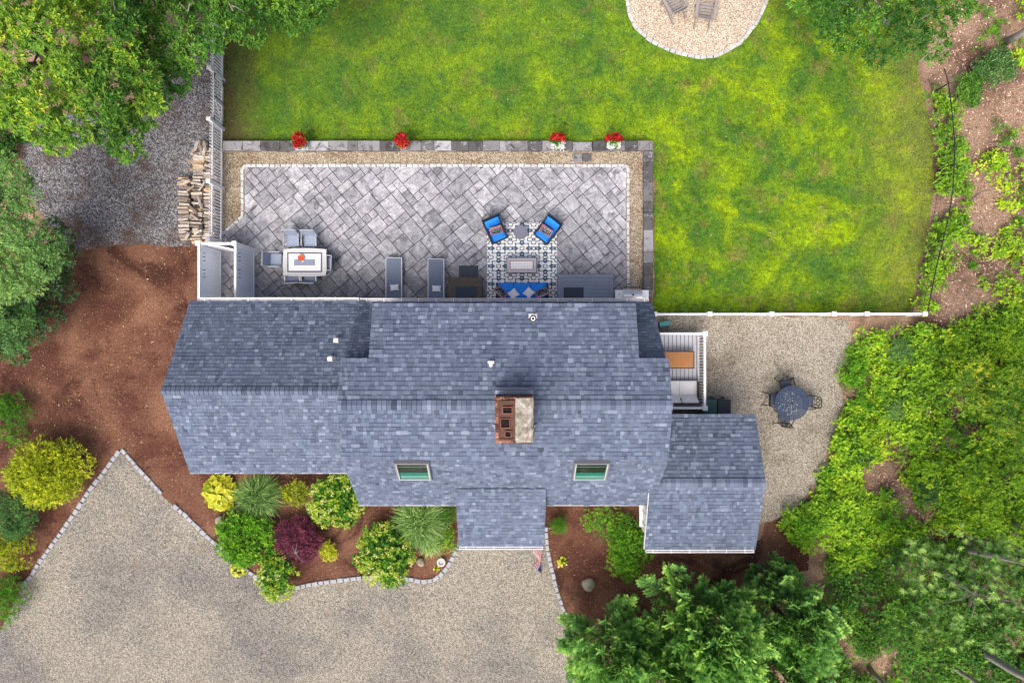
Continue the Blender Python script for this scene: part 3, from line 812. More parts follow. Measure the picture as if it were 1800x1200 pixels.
m_ = MB(HO); m_.tube([(x,y-.05,zz),(x,y+.02,zz+.14)], [.06,.06], 10); m_.box(x-.10, x+.10, y+.03, y+.10, zz+.08, zz+.15); m_.build('roof_vent', MAT['pvc'], house)
# bay window wall on the addition's left side (seen from above)
wn_ = MB(HO); xw = AX0+.279
wn_.box(xw-.05, xw-.002, -7.05, -6.93, .85, 2.25); wn_.box(xw-.05, xw-.002, -6.02, -5.90, .85, 2.25)
wn_.box(xw-.05, xw-.002, -6.93, -6.02, 2.13, 2.25); wn_.box(xw-.14, xw-.002, -7.09, -5.86, .74, .8499); wn_.box(xw-.045, xw-.002, -6.5, -6.45, .85, 2.13)
wf = wn_.build('window', MAT['white'], house); wf['label'] = 'white framed window on the small right extension'
b = NB('window_glass'); b.done((.05,.10,.08), .05, .6); MAT['glass'] = b.m
g_ = MB(HO); g_.box(xw-.02, xw-.003, -6.93, -6.5005, .8501, 2.1299); g_.box(xw-.02, xw-.003, -6.4495, -6.02, .8501, 2.1299); g_.build('pane', MAT['glass'], wf)
# clapboards of that same wall
cl = MB(HO)
for k in range(23):
    z = .1+k*.1
    cl._add([(xw-.022,-7.2,z),(xw-.022,-5.85,z),(xw-.002,-5.85,z+.1),(xw-.002,-7.2,z+.1)], [(3,2,1,0)])
cl.box(xw-.03, xw-.0, -7.23, -7.14, 0, 2.42)
cl.build('clapboards', MAT['siding'], house)
# rear doors above the two landings, and windows
for (x, w_) in ((-1.85,.92), (2.45,1.6)):
    d_ = MB(HO); d_.box(x-w_/2, x+w_/2, 1.152, 1.19, .25, 2.3); dd = d_.build('door', MAT['white'], house)
    g_ = MB(HO); g_.box(x-w_/2+.13, x+w_/2-.13, 1.191, 1.20, .6, 2.15); g_.build('pane', MAT['glass'], dd)

# ------------------------------------------------------------------ fences
def picket_mesh(h, w=.05, t=.022):
    m_ = MB(); m_.box(-w/2, w/2, -t/2, t/2, .06, h-.05)
    m_._add([(-w/2,-t/2,h-.0499),(w/2,-t/2,h-.0499),(w/2,t/2,h-.0499),(-w/2,t/2,h-.0499),(0,-t/2,h),(0,t/2,h)], [(0,1,4),(2,3,5),(1,2,5,4),(3,0,4,5)])
    return m_.mesh('picket', [MAT['white']])
def post_mesh(h, w=.11):
    m_ = MB(); m_.box(-w/2, w/2, -w/2, w/2, 0, h-.05); m_.box(-w/2-.02, w/2+.02, -w/2-.02, w/2+.02, h-.0499, h-.02)
    m_._add([(-w/2-.02,-w/2-.02,h-.0199),(w/2+.02,-w/2-.02,h-.0199),(w/2+.02,w/2+.02,h-.0199),(-w/2-.02,w/2+.02,h-.0199),(0,0,h+.02)], [(0,1,4),(1,2,4),(2,3,4),(3,0,4)])
    return m_.mesh('post', [MAT['white']])
def fence(pts, h, posts, label, pitch=.095, railz=(.22,.95), pw=.05, ph=None, skip=[], postw=.11, railout=.03):
    a = Vector(pts[0]); c2 = Vector(pts[1]); d = c2-a; L = d.length; u = d/L; az = math.atan2(u.y, u.x)
    root = empty('picket_fence', (a.x, a.y, 0), 0, label, 'fence')
    pmesh = post_mesh(ph or h+.14, postw)
    for s in posts: add('post', pmesh, None, root, tuple(u*s), (0,0,az))
    pk = picket_mesh(h, pw)
    rails = sorted(posts)
    for i in range(len(rails)-1):
        s0, s1 = rails[i]+postw/2+.001, rails[i+1]-postw/2-.001
        if any(k0 <= (s0+s1)/2 <= k1 for k0, k1 in skip): continue
        for z in railz:
            m_ = MB(); m_.box(s0, s1, -.02, .02, z, z+.085); m_.build('rail', MAT['white'], root, (0,0,0), (0,0,az))
        n = max(1, int((s1-s0)/pitch)); st = (s1-s0)/n
        nv = Vector((-u.y, u.x, 0))*railout
        for k in range(n):
            p = u*(s0+st*(k+.5)) + nv
            add('picket', pk, None, root, (p.x, p.y, 0), (0,0,az))
    return root
# left: fence along the patio's west side with a double gate
FA, FB = Vector((-11.36, PY(60), 0)), Vector((-11.42, PY(428), 0))
def FS(py, z=1.4): return (FA.y - PY(py, z))
fence((FA, FB), 1.22, [.02, FS(118), FS(208), FS(318), FS(420)], 'white picket fence with double gate between patio and woodpile', .116, (.16,.98), .056, 1.42, [(FS(118), FS(208))], .12, -.031)
MAT['iron'] = plain('black_iron', (.015,.015,.017), .5, .2, 6.0, .5)
def gate(s0, s1, lab, flip):
    u = (FB-FA).normalized(); az = math.atan2(u.y, u.x); base = FA + u*s0
    root = empty('fence_gate', (base.x, base.y, 0), az, lab, 'gate')
    L = s1-s0; fr = MB()
    for z in (.14, .90): fr = MB(); fr.box(0, L, -.02, .02, z, z+.10); fr.build('rail', MAT['white'], root)
    for x in (0.0, L-.09):
        m_ = MB(); m_.box(x, x+.09, -.0205, .0205, .2401, .8999); m_.build('stile', MAT['white'], root)
    pk = picket_mesh(1.14, .05); n = int(L/.116)
    for k in range(n): add('picket', pk, None, root, (L*(k+.5)/n, -.034, 0))
    br_ = MB(); a_, b_ = ((.06,.06),(.26,.88)) if flip else ((.06,.06),(.88,.26))
    z0, z1 = (.26,.88) if flip else (.88,.26)
    q = [(.07,.024,z0-.04),(.07,.024,z0+.04),(.07,.05,z0+.04),(.07,.05,z0-.04),(L-.07,.024,z1-.04),(L-.07,.024,z1+.04),(L-.07,.05,z1+.04),(L-.07,.05,z1-.04)]
    br_._add(q, [(0,1,2,3),(7,6,5,4),(0,4,5,1),(1,5,6,2),(2,6,7,3),(3,7,4,0)]); br_.build('brace', MAT['white'], root)
    hx = 0.0 if flip else L
    for z in (.19, .95):
        h_ = MB(); sx = 1 if flip else -1
        h_.box(hx, hx+sx*.20, .0215, .034, z-.025, z+.035); h_.box(hx-.02, hx+.02, .034, .055, z-.07, z+.08); h_.build('hinge', MAT['iron'], root)
    if flip:
        l_ = MB(); l_.box(L-.03, L-.008, .0215, .04, .05, 1.0); l_.box(L-.16, L-.031, .0215, .05, .80, .84); l_.build('latch_rod', MAT['iron'], root)
gate(FS(118)+.07, (FS(118)+FS(208))/2-.012, 'white gate leaf nearer the trees, with diagonal brace and black hinges', True)
gate((FS(118)+FS(208))/2+.012, FS(208)-.07, 'white gate leaf nearer the woodpile, with diagonal brace and black hinges', False)
# right: lawn fence
GA, GB = Vector((5.35, 1.04, 0)), Vector((15.66, 1.05, 0))
fence((GA, GB), 1.12, [.05, 7.48-5.35, 9.82-5.35, 12.18-5.35, 13.42-5.35, 10.27], 'white picket fence between lawn and gravel side yard', .10, (.18,.92), .06, 1.25, [], .13, .031)
# black wire fence at the wood's edge
wf_ = empty('wire_fence', P(1655,330), 0, 'thin black wire fence with slim posts along the wooded lawn edge', 'fence')
WO = wf_.location
wpts = [(1660,122),(1667,147),(1674,200),(1678,250),(1677,290),(1675,335),(1668,380),(1657,423),(1646,470),(1636,520),(1630,548)]
wtop = [P(x, y, 1.05) for x, y in wpts]
for i, (x, y) in enumerate(wpts):
    if i in (1, 4, 7, 10):
        p = P(x, y, 1.05); m_ = MB(WO); m_.tube([(p.x,p.y,0),(p.x,p.y,1.12)], .028, 6); m_.build('post', MAT['iron'], wf_)
for z, rr in ((1.05,.022),(.70,.005),(.36,.005),(.08,.006)):
    m_ = MB(WO); m_.tube([(p.x, p.y, z+(0 if z < 1 else .012*math.sin(i*2.1))) for i, p in enumerate(wtop)], rr, 5); m_.build('wire', MAT['iron'], wf_)
m_ = MB(WO); vw = []
for a, c2 in zip(wtop[:-1], wtop[1:]):
    n = int((c2-a).length/.15)
    for k in range(n):
        p = a.lerp(c2, k/n); m_.tube([(p.x,p.y,.04),(p.x,p.y,1.04)], .003, 3, False)
tag(m_.build('wire_mesh', MAT['iron'], wf_), kind='stuff')

# ------------------------------------------------------------------ outdoor shower enclosure
SX0, SX1 = PX(349,1.9), PX(413,1.85); SYT = PY(428,1.9); SYB = 1.30
sh = empty('shower_enclosure', ((SX0+SX1)/2, (SYT+SYB)/2, 0), 0, 'white vinyl outdoor shower enclosure with two tall panel walls beside the house', 'shower enclosure')
SO = sh.location
MAT['groove'] = MAT['vinyl']
for x, hgt in ((SX0, 1.90), (SX1, 1.85)):
    n = 18; w_ = (SYT-SYB-.1)/n
    for k in range(n):
        m_ = MB(SO); y = SYB+.02+k*w_; m_.box(x-.02, x+.02+(.004 if k % 2 else 0), y+.003, y+w_-.003, .12, hgt-.05); m_.build('panel_board', MAT['vinyl'], sh)
    m_ = MB(SO); m_.box(x-.035, x+.045, SYB, SYT-.06, hgt-.0499, hgt+.0); m_.build('rail', MAT['white'], sh)
    m_ = MB(SO); m_.box(x-.035, x+.05, SYB, SYT-.06, .03, .1199); m_.build('rail', MAT['white'], sh)
    m_ = MB(SO); m_.box(x-.065, x+.065, SYT-.065, SYT+.065, 0, hgt+.05); m_.box(x-.085, x+.085, SYT-.085, SYT+.085, hgt+.0501, hgt+.09); m_.build('post', MAT['white'], sh)
    for k in range(2):
        m_ = MB(SO)
        for q in range(3): yy = SYT-.32-.14*q-.62*k; m_.box(x+.021, x+.10, yy, yy+.02, 1.55, 1.585)
        m_.build('hook_rack', MAT['iron'], sh)
m_ = MB(SO); m_.box(SX0+.0655, SX1-.0655, SYT-.04, SYT+.04, 1.80, 1.93); m_.build('header_beam', MAT['white'], sh)
m_ = MB(SO); xm = SX0+.36; m_.box(xm-.06, xm+.06, SYT-.06, SYT+.06, 0, 1.799); m_.build('post', MAT['white'], sh)
# pale door leaf between post and wall, standing ajar
m_ = MB(SO); T = Matrix.Translation((xm+.07, SYT-.03, 0)) @ Matrix.Rotation(R(-12), 4, 'Z'); m_.box(0, .78, -.02, .02, .15, 1.72, T); m_.build('door', MAT['white'], sh)
m_ = MB(SO); m_.box(.68, .76, -.05, -.0201, .9, 1.0, T); m_.build('latch', MAT['iron'], sh)

# ------------------------------------------------------------------ copying of things
def copy_thing(root, loc, rz, label=None):
    r = root.copy(); C.objects.link(r); r.location = loc; r.rotation_euler = (0,0,rz)
    if label: r['label'] = label
    for ch in [o for o in bpy.data.objects if o.parent == root]:
        c = ch.copy(); C.objects.link(c); c.parent = r
        for g in [o for o in bpy.data.objects if o.parent == ch]:
            d = g.copy(); C.objects.link(d); d.parent = c
    return r
def beam(m_, a, c, w_=.04, h=None):
    a = Vector(a); c = Vector(c); d = (c-a).normalized(); h = h or w_
    up = Vector((0,0,1)) if abs(d.z) < .95 else Vector((1,0,0))
    s = d.cross(up).normalized(); n = s.cross(d).normalized(); q = []
    for p in (a, c):
        for i, j in ((-1,-1),(1,-1),(1,1),(-1,1)): q.append(p + s*(i*w_/2) + n*(j*h/2))
    m_._add(q, [(0,1,2,3),(7,6,5,4),(0,4,5,1),(1,5,6,2),(2,6,7,3),(3,7,4,0)]); return m_
PZ = .055      # top of the patio
# ------------------------------------------------------------------ dining set
MAT['sling'] = plain('blue_grey_sling', (.24,.29,.39), .7, .10, 30.0)
MAT['alu'] = plain('grey_aluminium', (.40,.43,.48), .4, .08, 6.0, .5, .3)
MAT['slate'] = plain('slate_frame', (.085,.10,.135), .5, .1, 6.0, .4, .2)
MAT['stonetop'] = plain('speckled_stone_top', (.50,.515,.53), .5, .20, 24.0)
MAT['paletile'] = plain('pale_tile', (.70,.71,.74), .4, .06, 12.0)
MAT['bluegrey'] = plain('blue_grey_panel', (.20,.25,.34), .45, .08, 8.0)
tx0, tx1, ty0, ty1 = PX(497,.72), PX(574,.72), PY(486,.72), PY(436,.72)
tcx, tcy = (tx0+tx1)/2, (ty0+ty1)/2; tw, td = (tx1-tx0), (ty1-ty0)
t = empty('dining_table', (tcx, tcy, PZ), 0, 'stone topped patio dining table with slate inlay border and six chairs around it', 'table')
def barrel(w_, d_, bow, n=8):
    p = []
    for i in range(n): u = -1+2*i/n; p.append((u*w_/2, -d_/2 + bow*(u*u)))
    for i in range(n): u = -1+2*i/n; p.append((w_/2 - bow*.6*(u*u), u*d_/2*(1-2*bow/d_)))
    for i in range(n): u = 1-2*i/n; p.append((u*w_/2, d_/2 - bow*(u*u)))
    for i in range(n): u = 1-2*i/n; p.append((-w_/2 + bow*.6*(u*u), u*d_/2*(1-2*bow/d_)))
    return p
m_ = MB(); m_.prism(barrel(tw, td, .05), .62, .66); m_.build('table_top', MAT['stonetop'], t)
m_ = MB()
iw, idp = tw*.80, td*.70
for (a, c, d_, e) in ((-iw/2,iw/2,-idp/2,-idp/2+.055),(-iw/2,iw/2,idp/2-.055,idp/2),(-iw/2,-iw/2+.055,-idp/2+.055,idp/2-.055),(iw/2-.055,iw/2,-idp/2+.055,idp/2-.055)): m_.box(a, c, d_, e, .6601, .664)
m_.build('inlay_border', MAT['slate'], t)
m_ = MB(); m_.box(-iw/2+.056, iw/2-.056, -idp/2+.056, idp/2-.056, .6601, .6635); m_.build('tile_field', MAT['paletile'], t)
m_ = MB(); m_.box(-tw*.24, tw*.24, -td*.11, td*.11, .6636, .668); m_.build('burner_cover', MAT['bluegrey'], t)
m_ = MB()
for sx in (-1,1):
    for sy in (-1,1): m_.box(sx*tw*.38-.04, sx*tw*.38+.04, sy*td*.34-.04, sy*td*.34+.04, 0, .619)
m_.build('legs', MAT['slate'], t)
MAT['orange'] = plain('orange_glaze', (.62,.12,.03), .35, .15, 10, .5)
cn = empty('candle_bowl', (PX(529,.8), PY(453,.8), PZ+.668), 0, 'orange citronella candle bowl on the dining table', 'candle')
m_ = MB(); m_.lathe([(.08,0),(.115,.03),(.125,.085),(.115,.085),(.10,.055),(.01,.05)], n=20); m_.build('bowl', MAT['orange'], cn, smooth=True)
m_ = MB(); m_.lathe([(.07,.056),(.07,.06),(.01,.062)], n=14); m_.build('wax', plain('red_wax', (.60,.06,.03), .4, .2), cn)
m_ = MB(); m_.box(.02,.07,-.15,-.10,0,.03); m_.build('lighter', MAT['white'], cn)
def dining_chair(label, loc, rz):
    # local: front towards +Y, back at -Y
    c = empty('dining_chair', loc, rz, label, 'chair', 'sling chairs around the dining table')
    m_ = MB(); m_.cbox(-.24,.24,-.22,.22,.40,.43,.01); m_.build('seat', MAT['sling'], c)
    m_ = MB(); T = Matrix.Translation((0,-.22,.42)) @ Matrix.Rotation(R(14), 4, 'X'); m_.box(-.24,.24,-.015,.015,.02,.50,T); m_.build('backrest', MAT['sling'], c)
    for s in (-1, 1):
        m_ = MB(); m_.tube([(s*.285,.20,.62),(s*.285,-.05,.635),(s*.285,-.26,.60)], .025, 6); m_.build('armrest', MAT['alu'], c)
        m_ = MB(); m_.tube([(s*.27,.22,0),(s*.28,.19,.61)], .018, 6); m_.build('leg', MAT['alu'], c)
        m_ = MB(); m_.tube([(s*.27,-.30,0),(s*.265,-.20,.42),(s*.265,-.35,.94)], .018, 6); m_.build('leg', MAT['alu'], c)
    m_ = MB(); m_.tube([(-.265,-.35,.94),(.265,-.35,.94)], .018, 6); m_.build('top_rail', MAT['alu'], c)
    return c
ch0 = dining_chair('sling chair on the lawn side of the dining table, left of the pair', (PX(515,.42), PY(424,.42), PZ), math.pi)
copy_thing(ch0, (PX(546,.42), PY(424,.42), PZ), math.pi, 'sling chair on the lawn side of the dining table, right of the pair')
copy_thing(ch0, (PX(517,.42), PY(484,.42), PZ), 0.03, 'sling chair on the house side of the dining table, left of the pair')
copy_thing(ch0, (PX(546,.42), PY(484,.42), PZ), -.03, 'sling chair on the house side of the dining table, right of the pair')
copy_thing(ch0, (PX(486,.42), PY(457,.42), PZ), -math.pi/2-.03, 'sling chair at the table end facing the shower enclosure')
copy_thing(ch0, (PX(573,.42), PY(463,.42), PZ), math.pi/2-.03, 'sling chair at the table end nearest the sun loungers')

# ------------------------------------------------------------------ sun loungers
MAT['loungerf'] = plain('blue_grey_sling_bed', (.125,.16,.23), .65, .08, 25.0)
MAT['pillow_w'] = plain('white_pillow', (.74,.74,.76), .85, .06, 14.0)
def lounger(label, x, y):
    c = empty('sun_lounger', (x, y, PZ), 0, label, 'sun lounger', 'loungers in front of the house wall')
    m_ = MB(); m_.box(-.29,.29,-.45,.97,.315,.335); m_.build('bed', MAT['loungerf'], c)
    m_ = MB(); T = Matrix.Translation((0,-.455,.33)) @ Matrix.Rotation(R(-24), 4, 'X'); m_.box(-.29,.29,-.66,0,-.01,.01,T); m_.build('backrest', MAT['loungerf'], c)
    for s in (-1, 1):
        m_ = MB(); m_.box(s*.2905, s*.325, -.98, .98, .28, .345); m_.build('side_rail', MAT['alu'], c)
        for yy in (-.80, .75):
            m_ = MB(); beam(m_, (s*.31, yy, .279), (s*.31, yy-.05, 0), .035); m_.build('leg', MAT['alu'], c)
    m_ = MB(); m_.box(-.29,.29,.9705,1.0,.29,.345); m_.build('end_rail', MAT['alu'], c)
    return c
ly = PY(453,.35)-.99
l0 = lounger('grey sling sun lounger nearer the dining table', PX(692.5,.35), ly)
copy_thing(l0, (PX(766.5,.35), PY(455,.35)-.99, PZ), 0, 'grey sling sun lounger nearer the brown step')
def small_pillow(label, x, y, z, rz, mat, w_=.34, d_=.24, h=.11, tilt=0, name='pillow', grp=None):
    m_ = MB(); m_.cushion(0,0,h/2,w_,d_,h,None,8,.9,.12)
    o = m_.build(name, mat, None, (x,y,z), (tilt,0,rz), smooth=True)
    return tag(o, label, 'pillow', grp)
small_pillow('small white pillow on the lounger nearer the dining table', PX(693,.5), PY(505,.5), PZ+.345, .06, MAT['pillow_w'])
small_pillow('small white pillow on the lounger nearer the brown step', PX(767,.5), PY(507,.5), PZ+.345, -.04, MAT['pillow_w'])

# ------------------------------------------------------------------ steps with mats
MAT['brownwood'] = plain('weathered_brown_boards', (.105,.085,.072), .75, .22, 5.0, .3, 0, .2)
MAT['mat'] = plain('dark_door_mat', (.050,.062,.088), .95, .2, 40.0)
st = empty('wooden_step', (PX(818,.2), PY(512,.2), PZ), 0, 'brown two level wooden step by the back door with dark mats', 'step')
SO = st.location
x0, x1 = PX(788,.2), PX(848,.2); yt = PY(487,.2)
for (a, c_, d_, e, z0, z1) in ((x0,x1,yt-.24,yt,0,.15), (x0,x1,1.2,yt-.2401,0,.145)):
    m_ = MB(SO); m_.cbox(a, c_, d_, e, z0+PZ, z1+PZ, .006); m_.build('board', MAT['brownwood'], st)
yu = yt-.245
for (pts) in ([(x0+.01,1.2),(x0+.17,1.2),(x0+.17,yu-.17),(x0+.01,yu-.005)], [(x0+.015,yu),(x0+.175,yu-.165),(x1-.175,yu-.165),(x1-.015,yu)], [(x1-.01,1.2),(x1-.01,yu-.005),(x1-.17,yu-.17),(x1-.17,1.2)], [(x0+.175,1.2),(x1-.175,1.2),(x1-.175,yu-.17),(x0+.175,yu-.17)]):
    area = sum(pts[i][0]*pts[(i+1) % 4][1]-pts[(i+1) % 4][0]*pts[i][1] for i in range(4))
    if area < 0: pts = pts[::-1]
    m_ = MB(SO); m_.prism(pts, PZ+.1452, PZ+.30); m_.build('board', MAT['brownwood'], st)
def mat_thing(x0, x1, y0, y1, z, label):
    cx_, cy_ = (x0+x1)/2, (y0+y1)/2
    r = empty('door_mat', (cx_, cy_, z), 0, label, 'door mat')
    m_ = MB(); m_.cbox(x0-cx_, x1-cx_, y0-cy_, y1-cy_, 0, .014, .005); m_.build('border', MAT['mat'], r)
    m_ = MB(); m_.cbox(x0-cx_+.05, x1-cx_-.05, y0-cy_+.05, y1-cy_-.05, .0141, .019, .003); m_.build('pile', MAT['mat'], r)
mat_thing(PX(801,.3), PX(838,.3), 1.15, PY(504,.3), PZ+.301, 'dark door mat lying on top of the brown wooden step')
mat_thing(PX(807), PX(841), PY(488), PY(467), PZ, 'dark mat on the patio in front of the brown wooden step')
MAT['greydeck'] = plain('grey_composite_board', (.20,.235,.305), .6, .10, 4.0)
ld = empty('composite_landing', (PX(1029,.25), PY(505,.25), PZ), 0, 'grey composite board landing beside the rug', 'step')
SO = ld.location
x0, x1, yt = PX(980,.3), PX(1078,.3), PY(482,.3); bw = .14
m_ = MB(SO); m_.box(x0+.03, x1-.03, 1.2, yt-.03, PZ, PZ+.249); m_.build('riser', MAT['greydeck'], ld)
m_ = MB(SO); m_.cbox(x0, x0+bw, 1.2, yt-bw-.004, PZ+.25, PZ+.275, .004); m_.build('board', MAT['greydeck'], ld)
m_ = MB(SO); m_.cbox(x1-bw, x1, 1.2, yt-bw-.004, PZ+.25, PZ+.275, .004); m_.build('board', MAT['greydeck'], ld)
m_ = MB(SO); m_.cbox(x0, x1, yt-bw, yt, PZ+.25, PZ+.275, .004); m_.build('board', MAT['greydeck'], ld)
y = yt-bw-.006
while y > 1.25:
    m_ = MB(SO); m_.cbox(x0+bw+.005, x1-bw-.005, y-bw, y, PZ+.25, PZ+.275, .004); m_.build('board', MAT['greydeck'], ld); y -= bw+.006
mat_thing(PX(991,.35), PX(1026,.35), 1.15, PY(505,.35), PZ+.276, 'dark door mat lying on the grey composite landing')

# ------------------------------------------------------------------ lounge corner: rug, sofa, armchairs, tables
b = NB('damask_rug')
o_ = b.sep(b.obj())
ux = b.math('MULTIPLY', o_[0], 2*math.pi/.92); uy = b.math('MULTIPLY', o_[1], 2*math.pi/.70)
cxn = b.math('COSINE', ux); cyn = b.math('COSINE', uy)
s3 = b.math('MULTIPLY', b.math('COSINE', b.math('MULTIPLY', ux, 2.0)), b.math('COSINE', b.math('MULTIPLY', uy, 2.0)))
s4 = b.math('MULTIPLY', b.math('COSINE', b.math('MULTIPLY', ux, 3.0)), b.math('COSINE', b.math('MULTIPLY', uy, 3.0)))
ff = b.math('ADD', b.math('ADD', cxn, cyn), b.math('ADD', b.math('MULTIPLY', s3, .55), b.math('MULTIPLY', s4, .58)))
wv = b.math('SINE', b.math('MULTIPLY', ff, 3.7))
c = b.ramp(b.math('ADD', b.math('MULTIPLY', wv, .5), .5), [(.62, (.78,.81,.82)), (.78, (.075,.12,.18))])
nn_ = b.noise(60, 3, .6); c = b.mix(.25, c, b.ramp(nn_, [(.3,(.3,.3,.3)),(.7,(.7,.7,.7))]), 'OVERLAY')
MAT['rug'] = b.done(c, .95, .1)
rx0, rx1, ry0, ry1 = PX(856,.06), PX(979,.06), 1.25, PY(391,.06)
m_ = MB(); m_.cbox(-(rx1-rx0)/2, (rx1-rx0)/2, -(ry1-ry0)/2, (ry1-ry0)/2, 0, .012, .004)
tag(m_.build('rug', MAT['rug'], None, ((rx0+rx1)/2, (ry0+ry1)/2, PZ)), 'white and navy damask patterned outdoor rug under the blue seating', 'rug')
RZ = PZ+.013
MAT['blue'] = plain('bright_blue_cushion', (.018,.22,.74), .8, .10, 8.0)
MAT['wicker'] = plain('dark_navy_wicker', (.022,.030,.050), .7, .3, 60.0, .3, 0, .4)
b = NB('polka_dot_fabric')
vd = b.vor(19, 'Distance', b.obj(), 'F1', .15)
c = b.ramp(vd, [(.30, (.72,.70,.68)), (.36, (.012,.014,.035))]); MAT['dots'] = b.done(c, .85)
MAT['pink'] = plain('salmon_pink_piping', (.62,.20,.20), .8, .1)
def dot_pillow(label, x, y, z, rz, tilt, w_=.44, d_=.42):
    r = empty('throw_pillow', (x, y, z), rz, label, 'pillow', 'polka dot pillows with pink backs')
    T = Matrix.Rotation(tilt, 4, 'X')
    m_ = MB(); m_.cushion(0,0,.0,w_,d_,.13,T,8,.92,.10); 
    # front face dotted, back face pink
    n = len(m_.f); half = 64
    m_.m = [0 if i < half else 1 for i in range(n)]
    m_.build('cover', [MAT['dots'], MAT['pink']], r, smooth=True)
    m_ = MB(); ring = [T @ Vector(p) for p in ((-w_/2,-d_/2,0),(w_/2,-d_/2,0),(w_/2,d_/2,0),(-w_/2,d_/2,0),(-w_/2,-d_/2,0))]
    ring2 = []
    for i in range(4):
        for k in range(4):
            q = ring[i].lerp(ring[i+1], k/4); ring2.append(q)
    ring2.append(ring2[0]); m_.tube(ring2, .016, 5, False); m_.build('piping', MAT['pink'], r)
    return r
def armchair(label, x, y, rz):
    # local: faces -Y, back at +Y
    c = empty('lounge_armchair', (x, y, RZ), rz, label, 'armchair', 'blue armchairs on the rug')
    W, D = .70, .86
    m_ = MB(); m_.cbox(-W/2, W/2, -D/2, D/2, .10, .26, .01); m_.build('base', MAT['wicker'], c)
    m_ = MB(); m_.cushion(0,-.07,.33,W-.13,D-.20,.17,None,8,.45); m_.build('seat_cushion', MAT['blue'], c, smooth=True)
    T = Matrix.Rotation(R(64), 4, 'X')
    m_ = MB(); m_.cushion(0, .27, .56, W-.13, .50, .16, T, 8, .5); m_.build('back_cushion', MAT['blue'], c, smooth=True)
    m_ = MB(); T2 = Matrix.Translation((0, D/2-.06, .26)) @ Matrix.Rotation(R(-14), 4, 'X'); m_.cbox(-W/2, W/2, -.025, .025, 0, .50, .01, T2); m_.build('backrest', MAT['wicker'], c)
    for s in (-1,1):
        m_ = MB(); m_.cbox(s*(W/2-.0), s*(W/2-.055), -D/2, D/2-.10, .2601, .55, .012); m_.build('armrest', MAT['wicker'], c)
        for yy in (-D/2+.05, D/2-.05):
            m_ = MB(); m_.box(s*(W/2-.07), s*(W/2-.02), yy-.025, yy+.025, 0, .0999); m_.build('leg', MAT['wicker'], c)
    return c
ax, ay = PX(871,.4), PY(405,.4)
a0 = armchair('blue cushioned armchair on the rug nearer the loungers', ax, ay, R(24))
bx_, by_ = PX(962,.4), PY(405,.4)
copy_thing(a0, (bx_, by_, RZ), R(-38), 'blue cushioned armchair on the rug nearer the gravel border')
dot_pillow('polka dot pillow on the armchair nearer the loungers', PX(872,.6), PY(405,.6), RZ+.58, R(16), R(58), .46, .40)
dot_pillow('polka dot pillow on the armchair nearer the gravel border', PX(959.5,.6), PY(406,.6), RZ+.58, R(-34), R(58), .46, .40)
MAT['greyslat'] = plain('grey_slats', (.17,.18,.24), .6, .12, 8.0)
rt = empty('side_table', (PX(915,.48), PY(408,.48), RZ), 0, 'small round grey slatted side table between the blue armchairs', 'side table')
rr = .265
for k in range(8):
    xa = -rr+2*rr*k/8+.004; xb = -rr+2*rr*(k+1)/8-.004; pts = []
    for xx in (xa, (xa+xb)/2, xb): pts.append((xx, -math.sqrt(max(0, rr*rr-min(xx*xx, rr*rr*.98)))))
    for xx in (xb, (xa+xb)/2, xa): pts.append((xx, math.sqrt(max(0, rr*rr-min(xx*xx, rr*rr*.98)))))
    m_ = MB(); m_.prism(pts, .44, .462); m_.build('slat', MAT['greyslat'], rt)
m_ = MB(); m_.lathe([(rr-.02,.42),(rr+.012,.42),(rr+.012,.4399),(rr-.02,.4399)], n=24); m_.build('rim', MAT['greyslat'], rt)
m_ = MB(); m_.lathe([(.15,0),(.15,.02),(.03,.04),(.03,.419)], n=12); m_.build('pedestal', MAT['greyslat'], rt)
# fire table
ft = empty('fire_table', (PX(917,.6), PY(466,.6), RZ), 0, 'rectangular stone fire table with pale glass centre in front of the sofa', 'table')
fw, fd = PX(944,.6)-PX(890,.6), PY(452,.6)-PY(480,.6)
m_ = MB(); m_.box(-fw/2+.06, fw/2-.06, -fd/2+.06, fd/2-.06, 0, .50); m_.build('base', MAT['slate'], ft)
m_ = MB(); m_.cbox(-fw/2, fw/2, -fd/2, fd/2, .5001, .545, .008); m_.build('table_frame', MAT['slate'], ft)
m_ = MB(); m_.cbox(-fw/2+.035, fw/2-.035, -fd/2+.035, fd/2-.035, .5451, .556, .003); m_.build('stone_top', plain('taupe_stone', (.42,.40,.45), .6, .12, 15.0), ft)
m_ = MB(); m_.box(-fw*.39, fw*.39, -fd*.29, fd*.29, .5561, .560); m_.build('burner_rim', plain('copper_brown_rim', (.22,.13,.11), .5, .2), ft)
for i in range(8):
    for j in range(3):
        m_ = MB(); w1, d1 = fw*.72/8, fd*.50/3
        m_.cbox(-fw*.36+i*w1+.002, -fw*.36+(i+1)*w1-.002, -fd*.25+j*d1+.002, -fd*.25+(j+1)*d1-.002, .5601, .566, .002); m_.build('tile', MAT['paletile'], ft)
